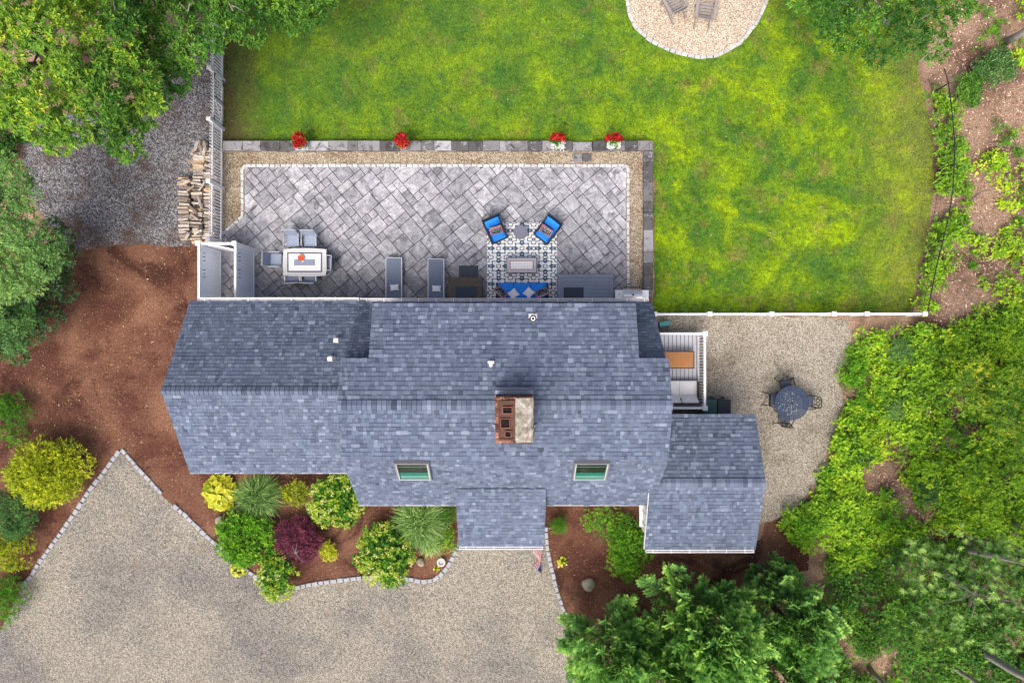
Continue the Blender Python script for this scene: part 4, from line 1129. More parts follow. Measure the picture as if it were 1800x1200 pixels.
# sofa
sx0, sx1 = PX(872,.45), PX(964,.45); sy1 = PY(497,.45); sy0 = sy1-.90
so = empty('sofa', ((sx0+sx1)/2, (sy0+sy1)/2, RZ), 0, 'blue three seat outdoor sofa against the house wall', 'sofa')
SW, SDp = sx1-sx0, sy1-sy0
m_ = MB(); m_.cbox(-SW/2, SW/2, -SDp/2, SDp/2, .08, .26, .01); m_.build('base', MAT['wicker'], so)
m_ = MB(); m_.cbox(-SW/2, SW/2, -SDp/2, -SDp/2+.08, .2601, .74, .01); m_.build('backrest', MAT['wicker'], so)
for s in (-1,1):
    m_ = MB(); m_.cbox(s*SW/2, s*(SW/2-.06), -SDp/2+.081, SDp/2-.03, .2601, .54, .01); m_.build('armrest', MAT['wicker'], so)
    for yy in (-.38,.38):
        m_ = MB(); m_.box(s*(SW/2-.1), s*(SW/2-.04), yy-.03, yy+.03, 0, .0799); m_.build('leg', MAT['wicker'], so)
cw = (SW-.13)/3
for k in range(3):
    m_ = MB(); m_.cushion((k-1)*cw, .10, .345, cw-.012, SDp-.20, .18, None, 8, .35); m_.build('seat_cushion', MAT['blue'], so, smooth=True)
    m_ = MB(); m_.cushion((k-1)*cw, -.27, .62, cw-.012, .46, .17, Matrix.Rotation(R(-66), 4, 'X'), 8, .45); m_.build('back_cushion', MAT['blue'], so, smooth=True)
dot_pillow('polka dot pillow at the brown step end of the sofa', PX(880,.7), PY(513,.7), RZ+.60, R(-42), R(-50), .50, .44)
dot_pillow('polka dot pillow at the grey landing end of the sofa', PX(953,.7), PY(514,.7), RZ+.60, R(22), R(-50), .50, .44)
small_pillow('white square pillow on the sofa, nearer the brown step', PX(903,.6), PY(517,.6), RZ+.47, R(38), MAT['pillow_w'], .36, .36, .12, R(-14))
small_pillow('white square pillow on the sofa, nearer the grey landing', PX(930,.6), PY(515,.6), RZ+.47, R(48), MAT['pillow_w'], .36, .36, .12, R(-14))

# ------------------------------------------------------------------ grill
MAT['steel'] = plain('brushed_stainless', (.62,.63,.65), .28, .08, 20.0, .5, .55)
gr = empty('gas_grill', (PX(1112,1.0), 1.72, PZ), 0, 'stainless gas grill with white side shelves at the corner of the house', 'grill')
m_ = MB(); m_.box(-.33,.33,-.25,.25,.08,.78); m_.build('cabinet', MAT['steel'], gr)
for s, wd in ((-1,.32),(1,.29)):
    m_ = MB(); m_.cbox(s*.335, s*(.335+wd), -.22, .24, .86, .90, .01); m_.build('side_shelf', MAT['white'], gr)
pts = []; hn = 9; m_ = MB(); vs_ = []
for sx in (-.36,.36):
    for k in range(hn+1):
        t_ = math.pi*k/hn; vs_.append((sx, .02-.27*math.cos(t_), .80+.26*math.sin(t_)))
fs = [tuple(range(hn, -1, -1)), tuple(range(hn+1, 2*hn+2))]
for k in range(hn): fs.append((k, k+1, k+hn+2, k+hn+1))
m_._add(vs_, fs); m_.build('lid', MAT['steel'], gr)
m_ = MB(); m_.tube([(-.28,.30,.93),(-.28,.345,.95),(.28,.345,.95),(.28,.30,.93)], .016, 6); m_.build('lid_handle', MAT['iron'], gr)
m_ = MB(); m_.tube([(.0,.05,1.06),(.0,.05,1.085)], .035, 10); m_.build('thermometer', MAT['iron'], gr)
m_ = MB(); m_.tube([(-.5,.08,.9001),(-.5,.08,.915)], .02, 8); m_.tube([(-.45,-.1,.9001),(-.45,-.1,.92)], .018, 8); m_.build('knobs', MAT['iron'], gr)
for sx in (-.3,.3):
    for sy in (-.2,.2):
        m_ = MB(); m_.lathe([(.035,0),(.035,.0799)], (sx,sy,0), 8); m_.build('caster', MAT['rubber'], gr)

# ------------------------------------------------------------------ side deck
dk = empty('deck', (6.1, -1.1, 0), 0, 'small raised side deck with grey planks and white railing', 'deck')
DO = dk.location; DZ = .50
MAT['plank'] = plain('pale_grey_plank', (.42,.44,.50), .6, .10, 3.0)
x = 4.99
dxe = 7.28; dyt, dyb = .34, -2.54
while x < dxe-.02:
    m_ = MB(DO); m_.cbox(x, min(x+.138, dxe), dyb, dyt, DZ-.03, DZ, .006); m_.build('plank', MAT['plank'], dk); x += .156
m_ = MB(DO); m_.box(5.0, dxe-.02, dyb+.02, dyt-.02, .16, DZ-.0301); m_.build('substructure', MAT['joint'], dk)
for (xx, yy) in ((7.22,.29),(7.22,-2.49),(5.2,.29),(5.2,-2.49)):
    m_ = MB(DO); m_.box(xx-.065,xx+.065,yy-.065,yy+.065,0,1.47); m_.box(xx-.09,xx+.09,yy-.09,yy+.09,1.4701,1.51); m_.build('post', MAT['white'], dk)
def railing(a, c):
    a = Vector(a); c = Vector(c); d = c-a; L = d.length; u = d/L
    m_ = MB(DO); beam(m_, a+Vector((0,0,1.42)), c+Vector((0,0,1.42)), .085, .07); r = m_.build('railing', MAT['white'], dk)
    m_ = MB(DO); beam(m_, a+Vector((0,0,.60)), c+Vector((0,0,.60)), .05, .06); m_.build('bottom_rail', MAT['white'], r)
    bm_ = MB(); bm_.box(-.018,.018,-.018,.018,.631,1.384); bme = bm_.mesh('baluster', [MAT['white']])
    n = int(L/.11)
    for k in range(n):
        p = a + u*(L*(k+.5)/n) - DO; add('baluster', bme, None, r, (p.x, p.y, -DO.z))
railing((5.266,.29,0), (7.154,.29,0)); railing((7.22,.224,0), (7.22,-2.424,0)); railing((5.266,-2.49,0), (7.154,-2.49,0))
MAT['teak'] = plain('orange_teak', (.36,.165,.060), .55, .18, 7.0)
MAT['darkframe'] = plain('dark_brown_frame', (.035,.022,.018), .5, .2)
ctb = empty('coffee_table', (6.35, -.70, DZ), 0, 'low teak topped coffee table on the side deck', 'coffee table')
m_ = MB(); 
for (a, c_, d_, e) in ((-.62,.62,-.335,-.30),(-.62,.62,.30,.335),(-.62,-.585,-.2999,.2999),(.585,.62,-.2999,.2999)): m_.box(a, c_, d_, e, .36, .42)
m_.build('frame', MAT['darkframe'], ctb)
for k in range(6):
    m_ = MB(); y0 = -.235+.47*k/6; m_.cbox(-.515,.515,y0+.003,y0+.47/6-.003,.39,.412,.003); m_.build('slat', MAT['teak'], ctb)
m_ = MB()
for (a, c_, d_, e) in ((-.58,.58,-.295,-.24),(-.58,.58,.24,.295),(-.58,-.52,-.2399,.2399),(.52,.58,-.2399,.2399)): m_.box(a, c_, d_, e, .391, .418)
m_.build('edge_boards', MAT['teak'], ctb)
for sx in (-1,1):
    for sy in (-1,1):
        m_ = MB(); m_.box(sx*.61, sx*.56, sy*.325, sy*.275, 0, .3599); m_.build('leg', MAT['darkframe'], ctb)
MAT['ecru'] = plain('pale_grey_cushion', (.66,.66,.69), .85, .06, 10.0)
lv = empty('loveseat', (6.42, -1.93, DZ), 0, 'dark framed loveseat with pale cushions on the side deck', 'loveseat')
m_ = MB(); m_.cbox(-.72,.72,-.40,.42,.12,.24,.01); m_.build('base', MAT['darkframe'], lv)
m_ = MB(); m_.cbox(-.72,.72,-.44,-.4001,.12,.66,.01); m_.build('backrest', MAT['darkframe'], lv)
for s in (-1,1):
    m_ = MB(); m_.cbox(s*.72, s*.67, -.3999, .40, .2401, .50, .01); m_.build('armrest', MAT['darkframe'], lv)
    m_ = MB(); m_.cushion(s*.335, .09, .32, .66, .66, .15, None, 8, .3); m_.build('seat_cushion', MAT['ecru'], lv, smooth=True)
    m_ = MB(); m_.cushion(s*.335, -.26, .54, .66, .46, .17, Matrix.Rotation(R(-60), 4, 'X'), 8, .6, .06); m_.build('back_cushion', MAT['ecru'], lv, smooth=True)
    for yy in (-.38,.36):
        m_ = MB(); m_.box(s*.70, s*.65, yy-.025, yy+.025, 0, .1199); m_.build('leg', MAT['darkframe'], lv)

# ------------------------------------------------------------------ bins
MAT['binblack'] = plain('black_bin_plastic', (.020,.028,.042), .45, .2, 5.0, .4)
MAT['bingreen'] = plain('dark_green_bin_plastic', (.020,.085,.085), .45, .2, 5.0, .4)
MAT['teal'] = plain('teal_plastic', (.06,.24,.25), .5, .1)
def bin_(label, x, y, mat, w_=.50, d_=.56, h=.98):
    r = empty('wheelie_bin', (x, y, .014), 0, label, 'bin')
    m_ = MB(); vs_ = [(-w_*.42,-d_*.40,0),(w_*.42,-d_*.40,0),(w_*.42,d_*.42,0),(-w_*.42,d_*.42,0),(-w_/2,-d_/2,h-.06),(w_/2,-d_/2,h-.06),(w_/2,d_/2,h-.06),(-w_/2,d_/2,h-.06)]
    m_._add(vs_, [(0,3,2,1),(4,5,6,7),(0,1,5,4),(1,2,6,5),(2,3,7,6),(3,0,4,7)]); m_.build('body', mat, r)
    m_ = MB(); m_.cbox(-w_/2-.02,w_/2+.02,-d_/2-.02,d_/2,h-.0599,h,.03)
    for k in (-1,0,1): m_.box(k*.12-.02,k*.12+.02,-d_/2+.06,d_/2-.08,h+.0005,h+.015)
    m_.build('lid', mat, r)
    m_ = MB(); m_.tube([(-w_*.34,d_/2,h-.06),(-w_*.34,d_/2+.07,h-.04),(w_*.34,d_/2+.07,h-.04),(w_*.34,d_/2,h-.06)], .016, 6); m_.build('handle', mat, r)
    for s in (-1,1):
        m_ = MB(); m_.tube([(s*w_*.43,d_*.42,.1),(s*w_*.43+s*.05,d_*.42,.1)], .10, 12); m_.build('wheel', MAT['rubber'], r)
    return r
bin_('black lidded wheelie bin behind the small right extension', PX(1273.5,1.0), PY(714,1.0), MAT['binblack'], .46, .52)
bin_('dark green wheelie bin beside the black one at the deck corner', PX(1249,.95), PY(714,.95), MAT['bingreen'], .50, .52, .93)
tb = empty('storage_tub', (PX(1168,.4), PY(572,.4), .014), 0, 'teal lidded storage tub by the house corner and fence', 'storage tub')
m_ = MB(); m_.box(-.17,.20,-.13,.13,0,.34); m_.build('body', MAT['binblack'], tb)
m_ = MB(); m_.cbox(-.19,.24,-.02,.17,.3401,.38,.02, Matrix.Rotation(R(6), 4, 'Z')); m_.build('lid', MAT['teal'], tb)

# ------------------------------------------------------------------ round mesh table and iron chairs
MAT['navymetal'] = plain('navy_painted_metal', (.032,.055,.105), .45, .15, 6.0, .4, .2)
rtb = empty('round_table', (PX(1392,.72), PY(708,.72), .014), 0, 'round dark blue metal mesh table on the gravel side yard', 'table')
rr = .655; m_ = MB(); m_.ring(rr-.03, rr, .68, .715); m_.build('rim', MAT['navymetal'], rtb, smooth=False)
mm = MB(); pit = .056; n = int(rr/pit)
for k in range(-n, n+1):
    o_ = k*pit; h_ = math.sqrt(max(0,(rr-.015)**2-o_*o_))
    for an in (R(45), R(-45)):
        T = Matrix.Rotation(an, 4, 'Z'); mm.box(o_-.0165, o_+.0165, -h_, h_, .699 if an > 0 else .7011, .701 if an > 0 else .7031, T)
tag(mm.build('mesh_top', MAT['navymetal'], rtb), kind='stuff')
m_ = MB(); m_.lathe([(.05,.7035),(.05,.71),(.022,.71),(.022,.704)], n=14); m_.build('umbrella_ring', MAT['iron'], rtb)
for k in range(4):
    a_ = R(45+90*k); m_ = MB(); m_.tube([(.16*math.cos(a_),.16*math.sin(a_),.69),(.24*math.cos(a_),.24*math.sin(a_),.35),(.45*math.cos(a_),.45*math.sin(a_),0)], .018, 6); m_.build('leg', MAT['navymetal'], rtb)
def iron_chair(label, x, y, rz):
    # local: faces -Y, back at +Y
    c = empty('iron_chair', (x, y, .014), rz, label, 'chair', 'iron chairs around the mesh table')
    m_ = MB(); m_.tube([(-.21,-.2,.42),(.21,-.2,.42),(.23,.2,.42),(-.23,.2,.42),(-.21,-.2,.42)], .020, 5); m_.build('seat_frame', MAT['iron'], c)
    m_ = MB()
    for k in range(9):
        x_ = -.20+.40*(k+.5)/9; m_.box(x_-.012, x_+.012, -.19, .19, .415, .423); 
        y_ = -.19+.38*(k+.5)/9; m_.box(-.20, .20, y_-.012, y_+.012, .424, .430)
    m_.build('mesh_seat', MAT['navymetal'], c)
    bk = [(-.22,.21,.42),(-.225,.25,.62),(-.20,.31,.84),(0,.33,.90),(.20,.31,.84),(.225,.25,.62),(.22,.21,.42)]
    m_ = MB(); m_.tube(bk, .022, 6); m_.build('back_frame', MAT['iron'], c)
    m_ = MB()
    def arc(cx_, cz_, r_, a0_, a1_):
        q = []
        for k in range(7):
            t_ = a0_+(a1_-a0_)*k/6; zz = cz_+r_*math.sin(t_); q.append((cx_+r_*math.cos(t_), .21+.115*(zz-.42)/.45, zz))
        m_.tube(q, .014, 4)
    for s in (-1,1):
        arc(s*.22,.56,.14, R(90) if s < 0 else R(90), R(-60) if s < 0 else R(240)); arc(s*.21,.80,.14, R(-90), R(50) if s < 0 else R(-230)); arc(s*.07,.68,.09, 0, 2*math.pi)
    m_.tube([(-.2,.225,.50),(.2,.225,.50)], .014, 4); m_.build('scrollwork', MAT['iron'], c)
    for s in (-1,1):
        m_ = MB(); m_.tube([(s*.22,-.2,.42),(s*.25,-.22,.20),(s*.26,-.26,0)], .020, 5); m_.build('leg', MAT['iron'], c)
        m_ = MB(); m_.tube([(s*.22,.2,.42),(s*.24,.24,.2),(s*.25,.34,0)], .020, 5); m_.build('leg', MAT['iron'], c)
        m_ = MB(); m_.tube([(s*.225,.26,.64),(s*.28,.05,.66),(s*.27,-.16,.65),(s*.22,-.2,.43)], .020, 5); m_.build('armrest', MAT['iron'], c)
    return c
i0 = iron_chair('iron scroll back chair on the woodland side of the mesh table', PX(1420,.42), PY(706,.42), R(-90+2))
copy_thing(i0, (PX(1381,.42), PY(678,.42), .014), R(8), 'iron scroll back chair on the lawn fence side of the mesh table')
copy_thing(i0, (PX(1361,.42), PY(702,.42), .014), R(88), 'iron scroll back chair on the house side of the mesh table')
copy_thing(i0, (PX(1378,.42), PY(734,.42), .014), R(176), 'iron scroll back chair on the driveway side of the mesh table')

# ------------------------------------------------------------------ fire pit chairs
MAT['driftwood'] = plain('weathered_grey_wood', (.27,.245,.235), .75, .16, 9.0, .2, 0, .2)
def adirondack(label, x, y, rz):
    # local: faces -Y
    c = empty('adirondack_chair', (x, y, .035), rz, label, 'chair', 'wooden chairs at the fire pit')
    for k in range(5):
        m_ = MB(); y0 = -.30+k*.105; z = .38-.03*k; m_.cbox(-.26,.26,y0,y0+.095,z-.02,z,.004); m_.build('seat_slat', MAT['driftwood'], c)
    for k in range(6):
        x0 = -.27+k*.091; T = Matrix.Translation((0,.20,.24)) @ Matrix.Rotation(R(-30), 4, 'X'); hh = .72-.05*abs(k-2.5)
        m_ = MB(); m_.cbox(x0, x0+.082, -.011, .011, 0, hh, .004, T); m_.build('back_slat', MAT['driftwood'], c)
    for s in (-1,1):
        m_ = MB(); m_.cbox(s*.29, s*.42, -.40, .34, .56, .585, .006); m_.build('armrest', MAT['driftwood'], c)
        m_ = MB(); m_.box(s*.30, s*.335, -.36, -.26, 0, .5599); m_.build('leg', MAT['driftwood'], c)
        m_ = MB(); beam(m_, (s*.28,-.30,.34), (s*.28,.62,.05), .03, .12); m_.build('side_rail', MAT['driftwood'], c)
    m_ = MB(); m_.box(-.42,.42,.341,.40,.555,.59); m_.build('arm_brace', MAT['driftwood'], c)
    return c
d0 = adirondack('grey wooden fire pit chair near the centre of the pale gravel', PX(1240,.45), PY(18,.45), R(166+6))
copy_thing(d0, (PX(1185,.45), PY(6,.45), .035), R(208), 'grey wooden fire pit chair cut off by the top edge')

# ------------------------------------------------------------------ flower pots on the wall
MAT['pot'] = plain('white_flower_pot', (.70,.70,.70), .5, .08)
MAT['potsoil'] = plain('potting_soil', (.03,.02,.015), .95, .3)

# ------------------------------------------------------------------ firewood
b = NB('split_firewood')
c = b.ramp(b.orand(), [(0,(.15,.12,.105)),(.25,(.27,.23,.205)),(.5,(.37,.33,.30)),(.8,(.47,.43,.395)),(.95,(.44,.33,.22)),(1,(.50,.36,.22))])
n = b.noise(14, 5, .7); c = b.mix(.6, c, b.ramp(n, [(.3,(.22,.22,.22)),(.7,(.75,.75,.75))]), 'OVERLAY'); b.bump(n, .6, .02)
MAT['log'] = b.done(c, .9)
logs = []
for k in range(7):
    r = random.Random(k+900); m_ = MB(); L = .21; q = []
    sides = r.choice((3,4,4,5))
    for i in range(sides):
        t_ = 2*math.pi*(i+.5)/sides + r.uniform(-.2,.2); q.append((.075*r.uniform(.85,1.2)*math.cos(t_), .062*r.uniform(.85,1.2)*math.sin(t_)))
    ka = r.uniform(.85,1.1)
    vs_ = [(-L+r.uniform(-.01,.01), y, z) for y, z in q] + [(L+r.uniform(-.01,.01), y*ka, z*ka) for y, z in q]
    fs = [tuple(range(sides)), tuple(reversed(range(sides, 2*sides)))] + [(i, i+sides, (i+1) % sides+sides, (i+1) % sides) for i in range(sides)]
    m_._add(vs_, fs); logs.append(m_.mesh('log', [MAT['log']]))
lr = random.Random(77)
LG = 'split logs in the woodpile'; LL = 'split log laid in the neat rows of the woodpile beside the fence'
def log(x, y, z, rz, sc=1.0, tilt=0.0, lab=None):
    o = add('firewood_log', lr.choice(logs), None, None, (x, y, z), (lr.uniform(0,6.28), tilt, rz), (sc, lr.uniform(.75,1.0), lr.uniform(.75,1.05)))
    tag(o, lab or LL, 'log', LG)
ytop, ybot = PY(262,.5), PY(438,.5)
for col in range(3):
    for lay in range(3):
        y = ytop - col*.1
        if col == 2: y = PY(312,.5)
        while y > ybot + (.25 if col == 1 else .45 if col == 2 else 0):
            py = 600-1200*y/26.5
            xx = -11.80 - col*.51 + lr.uniform(-.05,.05)
            if py < 312 and col == 1: xx += .08
            if lay == 2 and lr.random() < .12: y -= .12; continue
            log(xx, y, .085 + lay*.135, lr.gauss(0,.10), lr.uniform(.9,1.08), lr.gauss(0,.03)); y -= lr.uniform(.105,.145)
for k in range(14):
    log(-12.25+lr.uniform(-.45,.35), lr.uniform(ybot+.5, ytop-1.1), .50, lr.uniform(-1.3,1.3), lr.uniform(.7,.95), 0, 'loose split log lying askew on top of the woodpile')
for k in range(12):
    log(lr.uniform(-12.75,-12.4), ytop - lr.uniform(-.1,1.0), .05, lr.uniform(-1.6,1.6), lr.uniform(.5,.8), 0, 'short split piece lying on the gravel beside the woodpile')
for k in range(10):
    log(lr.uniform(-12.3,-11.65), ytop+lr.uniform(-.15,.25), lr.uniform(.3,.5), lr.uniform(.6,2.2), lr.uniform(.5,.8), lr.uniform(-.5,.5), 'jumbled split piece at the gate end of the woodpile')

# ------------------------------------------------------------------ flag at the entry
MAT['fred'] = plain('flag_red', (.45,.02,.03), .8, .08); MAT['fwhite'] = plain('flag_white', (.74,.74,.76), .8, .05); MAT['fblue'] = plain('flag_blue', (.02,.06,.20), .8, .08)
fg = empty('flag', (1.12, -7.2, 1.7), 0, 'small red, white and blue striped flag hanging at the entry', 'flag')
m_ = MB(); m_.tube([(0,0,0),(-.05,-1.25,.62)], .014, 6); m_.build('pole', plain('wood_pole', (.30,.13,.07), .6), fg)
NU, NV = 13, 10; cl_ = MB()
def fpt(i, j):
    u = i/NU; v = j/NV           # u across the stripes (hangs down), v along the pole
    fold = .05*math.sin(v*9+u*2.0)*(0.3+u)
    return Vector((-.02-.04*v + fold*1.6 - .26*u*(1-.35*v), -.30-.92*v*(1-.22*u)-.10*u, .14+.46*v - .58*u))
for i in range(NU):
    for j in range(NV):
        cl_.mi = 2 if (i < 7 and j >= 6) else (0 if i % 2 == 0 else 1)
        cl_._add([fpt(i,j), fpt(i+1,j), fpt(i+1,j+1), fpt(i,j+1)], [(0,1,2,3)])
flag_cloth = cl_.build('cloth', [MAT['fred'], MAT['fwhite'], MAT['fblue']], fg)
stars = MB()
for i in range(1,7,2):
    for j in (7,8,9):
        p = fpt(i, j)
        for dx in (.004,-.004):
            q = []
            for k in range(10):
                t_ = math.pi*2*k/10; r_ = .018 if k % 2 == 0 else .008
                q.append(p + Vector((dx, r_*math.cos(t_), r_*math.sin(t_))))
            stars._add(q, [tuple(range(10))])
stars.build('stars', MAT['fwhite'], flag_cloth)

# ------------------------------------------------------------------ boulders and stones
b = NB('boulder_granite')
n = b.noise(3.2, 6, .65); c = b.ramp(n, [(.3,(.15,.145,.10)),(.5,(.30,.28,.20)),(.7,(.42,.40,.33))]); n2 = b.noise(25, 4, .7)
c = b.mix(.5, c, b.ramp(n2, [(.3,(.3,.3,.3)),(.7,(.7,.7,.7))]), 'OVERLAY'); b.bump(n2, .4, .02); MAT['boulder'] = b.done(c, .85)
def boulder(label, px, py, w_, d_, h, seed, rz=0, mat=None, cat='boulder', name='boulder'):
    r = random.Random(seed); p = P(px, py, h*.6); m_ = MB(); n, k = 14, 8; prof = []
    vs_ = []; fs = []
    ph = [r.uniform(0,6.28) for _ in range(4)]
    for i in range(k+1):
        el = -.5+ (math.pi/2+.5)*i/k
        for j in range(n):
            a_ = 2*math.pi*j/n
            rad = 1+.10*math.sin(2*a_+ph[0])+.07*math.sin(3*a_+ph[1]+el)+.05*math.sin(5*a_+ph[2]+2*el)
            vs_.append((w_/2*rad*math.cos(el)*math.cos(a_), d_/2*rad*math.cos(el)*math.sin(a_), h*(.35+.65*math.sin(el))*(1+.06*math.sin(a_*2+ph[3]))))
    for i in range(k):
        for j in range(n): fs.append((i*n+j, i*n+(j+1) % n, (i+1)*n+(j+1) % n, (i+1)*n+j))
    m_._add(vs_, fs)
    return tag(m_.build(name, mat or MAT['boulder'], None, (p.x, p.y, 0), (0,0,rz), smooth=True), label, cat)
boulder('smooth greenish grey boulder in the mulch right of the entry', 1035, 1028, .50, .58, .34, 4, .4)
boulder('pale grey boulder beside the small planter ring', 739, 988, .34, .34, .24, 5)
boulder('tan boulder half hidden by the green mounded shrub', 386, 915, .42, .36, .26, 6, .5)
boulder('flat grey rock at the foot of the wire fence', 1672, 390, .34, .62, .28, 8, .1)
boulder('white pebble left of the tiny hosta', 982, 996, .08, .08, .06, 9, 0, MAT['pillow_w'], 'stone', 'pebble')
boulder('white pebble right of the tiny hosta', 996, 992, .07, .07, .05, 10, 0, MAT['pillow_w'], 'stone', 'pebble')
b_ = empty('planter_ring', P(776, 986), 0, 'small round stone planter at the end of the shrub bed', 'planter')
m_ = MB(); m_.lathe([(.15,0),(.17,.14),(.17,.16),(.10,.16),(.09,.10),(.01,.10)], n=16); m_.build('ring', MAT['cobble'], b_, smooth=False)

# ================================================================== vegetation
UP = np.array([0., 0., 1.])
def Pn(px, py, z):
    px = np.asarray(px, float); py = np.asarray(py, float); z = np.asarray(z, float); k = (CAMH - z)/1200.0
    return np.stack([(px-900)*k, (600-py)*k, np.broadcast_to(z, px.shape)], -1)
def leaves_arrays(pos, fwd, nrm, L, W, tint, droop=.12, fold=.12):
    fwd = nrmz(fwd); nrm = nrm - fwd*np.sum(nrm*fwd, -1, keepdims=True); nrm = nrmz(nrm); side = np.cross(fwd, nrm)
    L = L[:, None]; W = W[:, None]
    v0 = pos; mid = pos + fwd*L*.48 - nrm*(L*droop*.2)
    v1 = mid + side*W*.5 + nrm*W*fold; v3 = mid - side*W*.5 + nrm*W*fold
    v2 = pos + fwd*L - nrm*L*droop
    v = np.stack([v0, v1, v2, v3], 1).reshape(-1, 3)
    n = len(pos); base = np.arange(n)[:, None]*4
    f_ = np.concatenate([base+0, base+1, base+2, base+0, base+2, base+3], 1).ravel()
    return v, f_, np.repeat(tint, 4)
def leaves(name, mat, parent, off, *a, **k):
    v, f_, t_ = leaves_arrays(*a, **k)
    me = np_mesh(name, v - np.array(off)[None], 3, f_, t_, mat)
    return add(name, me, None, parent)
def rand_dirs(n, g, zlo=-1.0):
    z = g.uniform(zlo, 1, n); a = g.uniform(0, 2*np.pi, n); r = np.sqrt(1-z*z)
    return np.stack([r*np.cos(a), r*np.sin(a), z], -1)
def rosettes(g, pts, axes, k, L, W, spread=1.0, tv=.5, ts=.12, ls=.08, jitter=.03):
    # k leaves round every twig end; spread 0 = along the axis, larger = flat star
    M = len(pts); axes = nrmz(axes)
    ref = np.where(np.abs(axes[:, 2:3]) < .9, UP[None], np.array([[1., 0, 0]]))
    u = nrmz(np.cross(axes, ref)); w = np.cross(axes, u)
    an = (np.arange(k)[None]*2*np.pi/k + g.uniform(0, 6.28, (M, 1)) + g.normal(0, .25, (M, k)))
    sp = spread*g.uniform(.6, 1.3, (M, k))
    rad = np.cos(an)[..., None]*u[:, None] + np.sin(an)[..., None]*w[:, None]
    fwd = nrmz(axes[:, None] + rad*sp[..., None] + g.normal(0, .15, (M, k, 3)))
    nrm = nrmz(axes[:, None]*1.0 - rad*.35 + UP*.35 + g.normal(0, .18, (M, k, 3)))
    pos = pts[:, None] + g.normal(0, jitter, (M, k, 3))
    cl = np.clip(g.normal(tv, ts, (M, 1)) + g.normal(0, ls, (M, k)), 0, 1)
    n = M*k
    return (pos.reshape(n, 3), fwd.reshape(n, 3), nrm.reshape(n, 3), L*g.uniform(.7, 1.25, n), W*g.uniform(.75, 1.2, n), cl.reshape(n))
def lobes_to_twigs(g, c, r, per, flat=.7, zlo=-.15):
    # c (K,3) lobe centres, r (K,) radii; twig ends over the surface and inside of each lobe
    K = len(c); n = np.maximum(6, (per*r**2).astype(int)); idx = np.repeat(np.arange(K), n); d = rand_dirs(n.sum(), g, zlo)
    rr_ = r[idx]*np.cbrt(g.uniform(.25, 1, n.sum()))*g.uniform(.85, 1.1, n.sum())
    p = c[idx] + d*rr_[:, None]*np.array([1, 1, flat])
    return p, nrmz(d + UP*.55 + g.normal(0, .2, d.shape)), idx
def in_poly(x, y, poly):
    x = np.asarray(x); y = np.asarray(y); ins = np.zeros(x.shape, bool); n = len(poly)
    for i in range(n):
        x0, y0 = poly[i]; x1, y1 = poly[(i+1) % n]
        if y0 == y1: continue
        c_ = ((y0 > y) != (y1 > y)) & (x < (x1-x0)*(y-y0)/(y1-y0)+x0); ins ^= c_
    return ins
def sample_poly(poly, n, g):
    xs = [p[0] for p in poly]; ys = [p[1] for p in poly]; ox = []; oy = []; tot = 0
    while tot < n:
        x = g.uniform(min(xs), max(xs), n*2); y = g.uniform(min(ys), max(ys), n*2); m_ = in_poly(x, y, poly)
        ox.append(x[m_]); oy.append(y[m_]); tot += m_.sum()
    return np.concatenate(ox)[:n], np.concatenate(oy)[:n]
def smooth_noise(x, y, scale, seed):
    # cheap value noise for densities
    g = np.random.default_rng(seed); T = g.uniform(0, 1, (64, 64)); u = x/scale; v = y/scale
    i = np.floor(u).astype(int); j = np.floor(v).astype(int); fu = u-i; fv = v-j
    fu = fu*fu*(3-2*fu); fv = fv*fv*(3-2*fv)
    a = T[i % 64, j % 64]; b_ = T[(i+1) % 64, j % 64]; c_ = T[i % 64, (j+1) % 64]; d = T[(i+1) % 64, (j+1) % 64]
    return (a*(1-fu)+b_*fu)*(1-fv) + (c_*(1-fu)+d*fu)*fv
MAT['bark'] = plain('grey_brown_bark', (.115,.10,.088), .95, .35, 9.0, .1, 0, .8)
MAT['barkpale'] = plain('pale_lichen_bark', (.36,.345,.33), .95, .35, 7.0, .1, 0, .8)
MAT['twig'] = plain('bare_grey_twig', (.24,.20,.18), .9, .2)
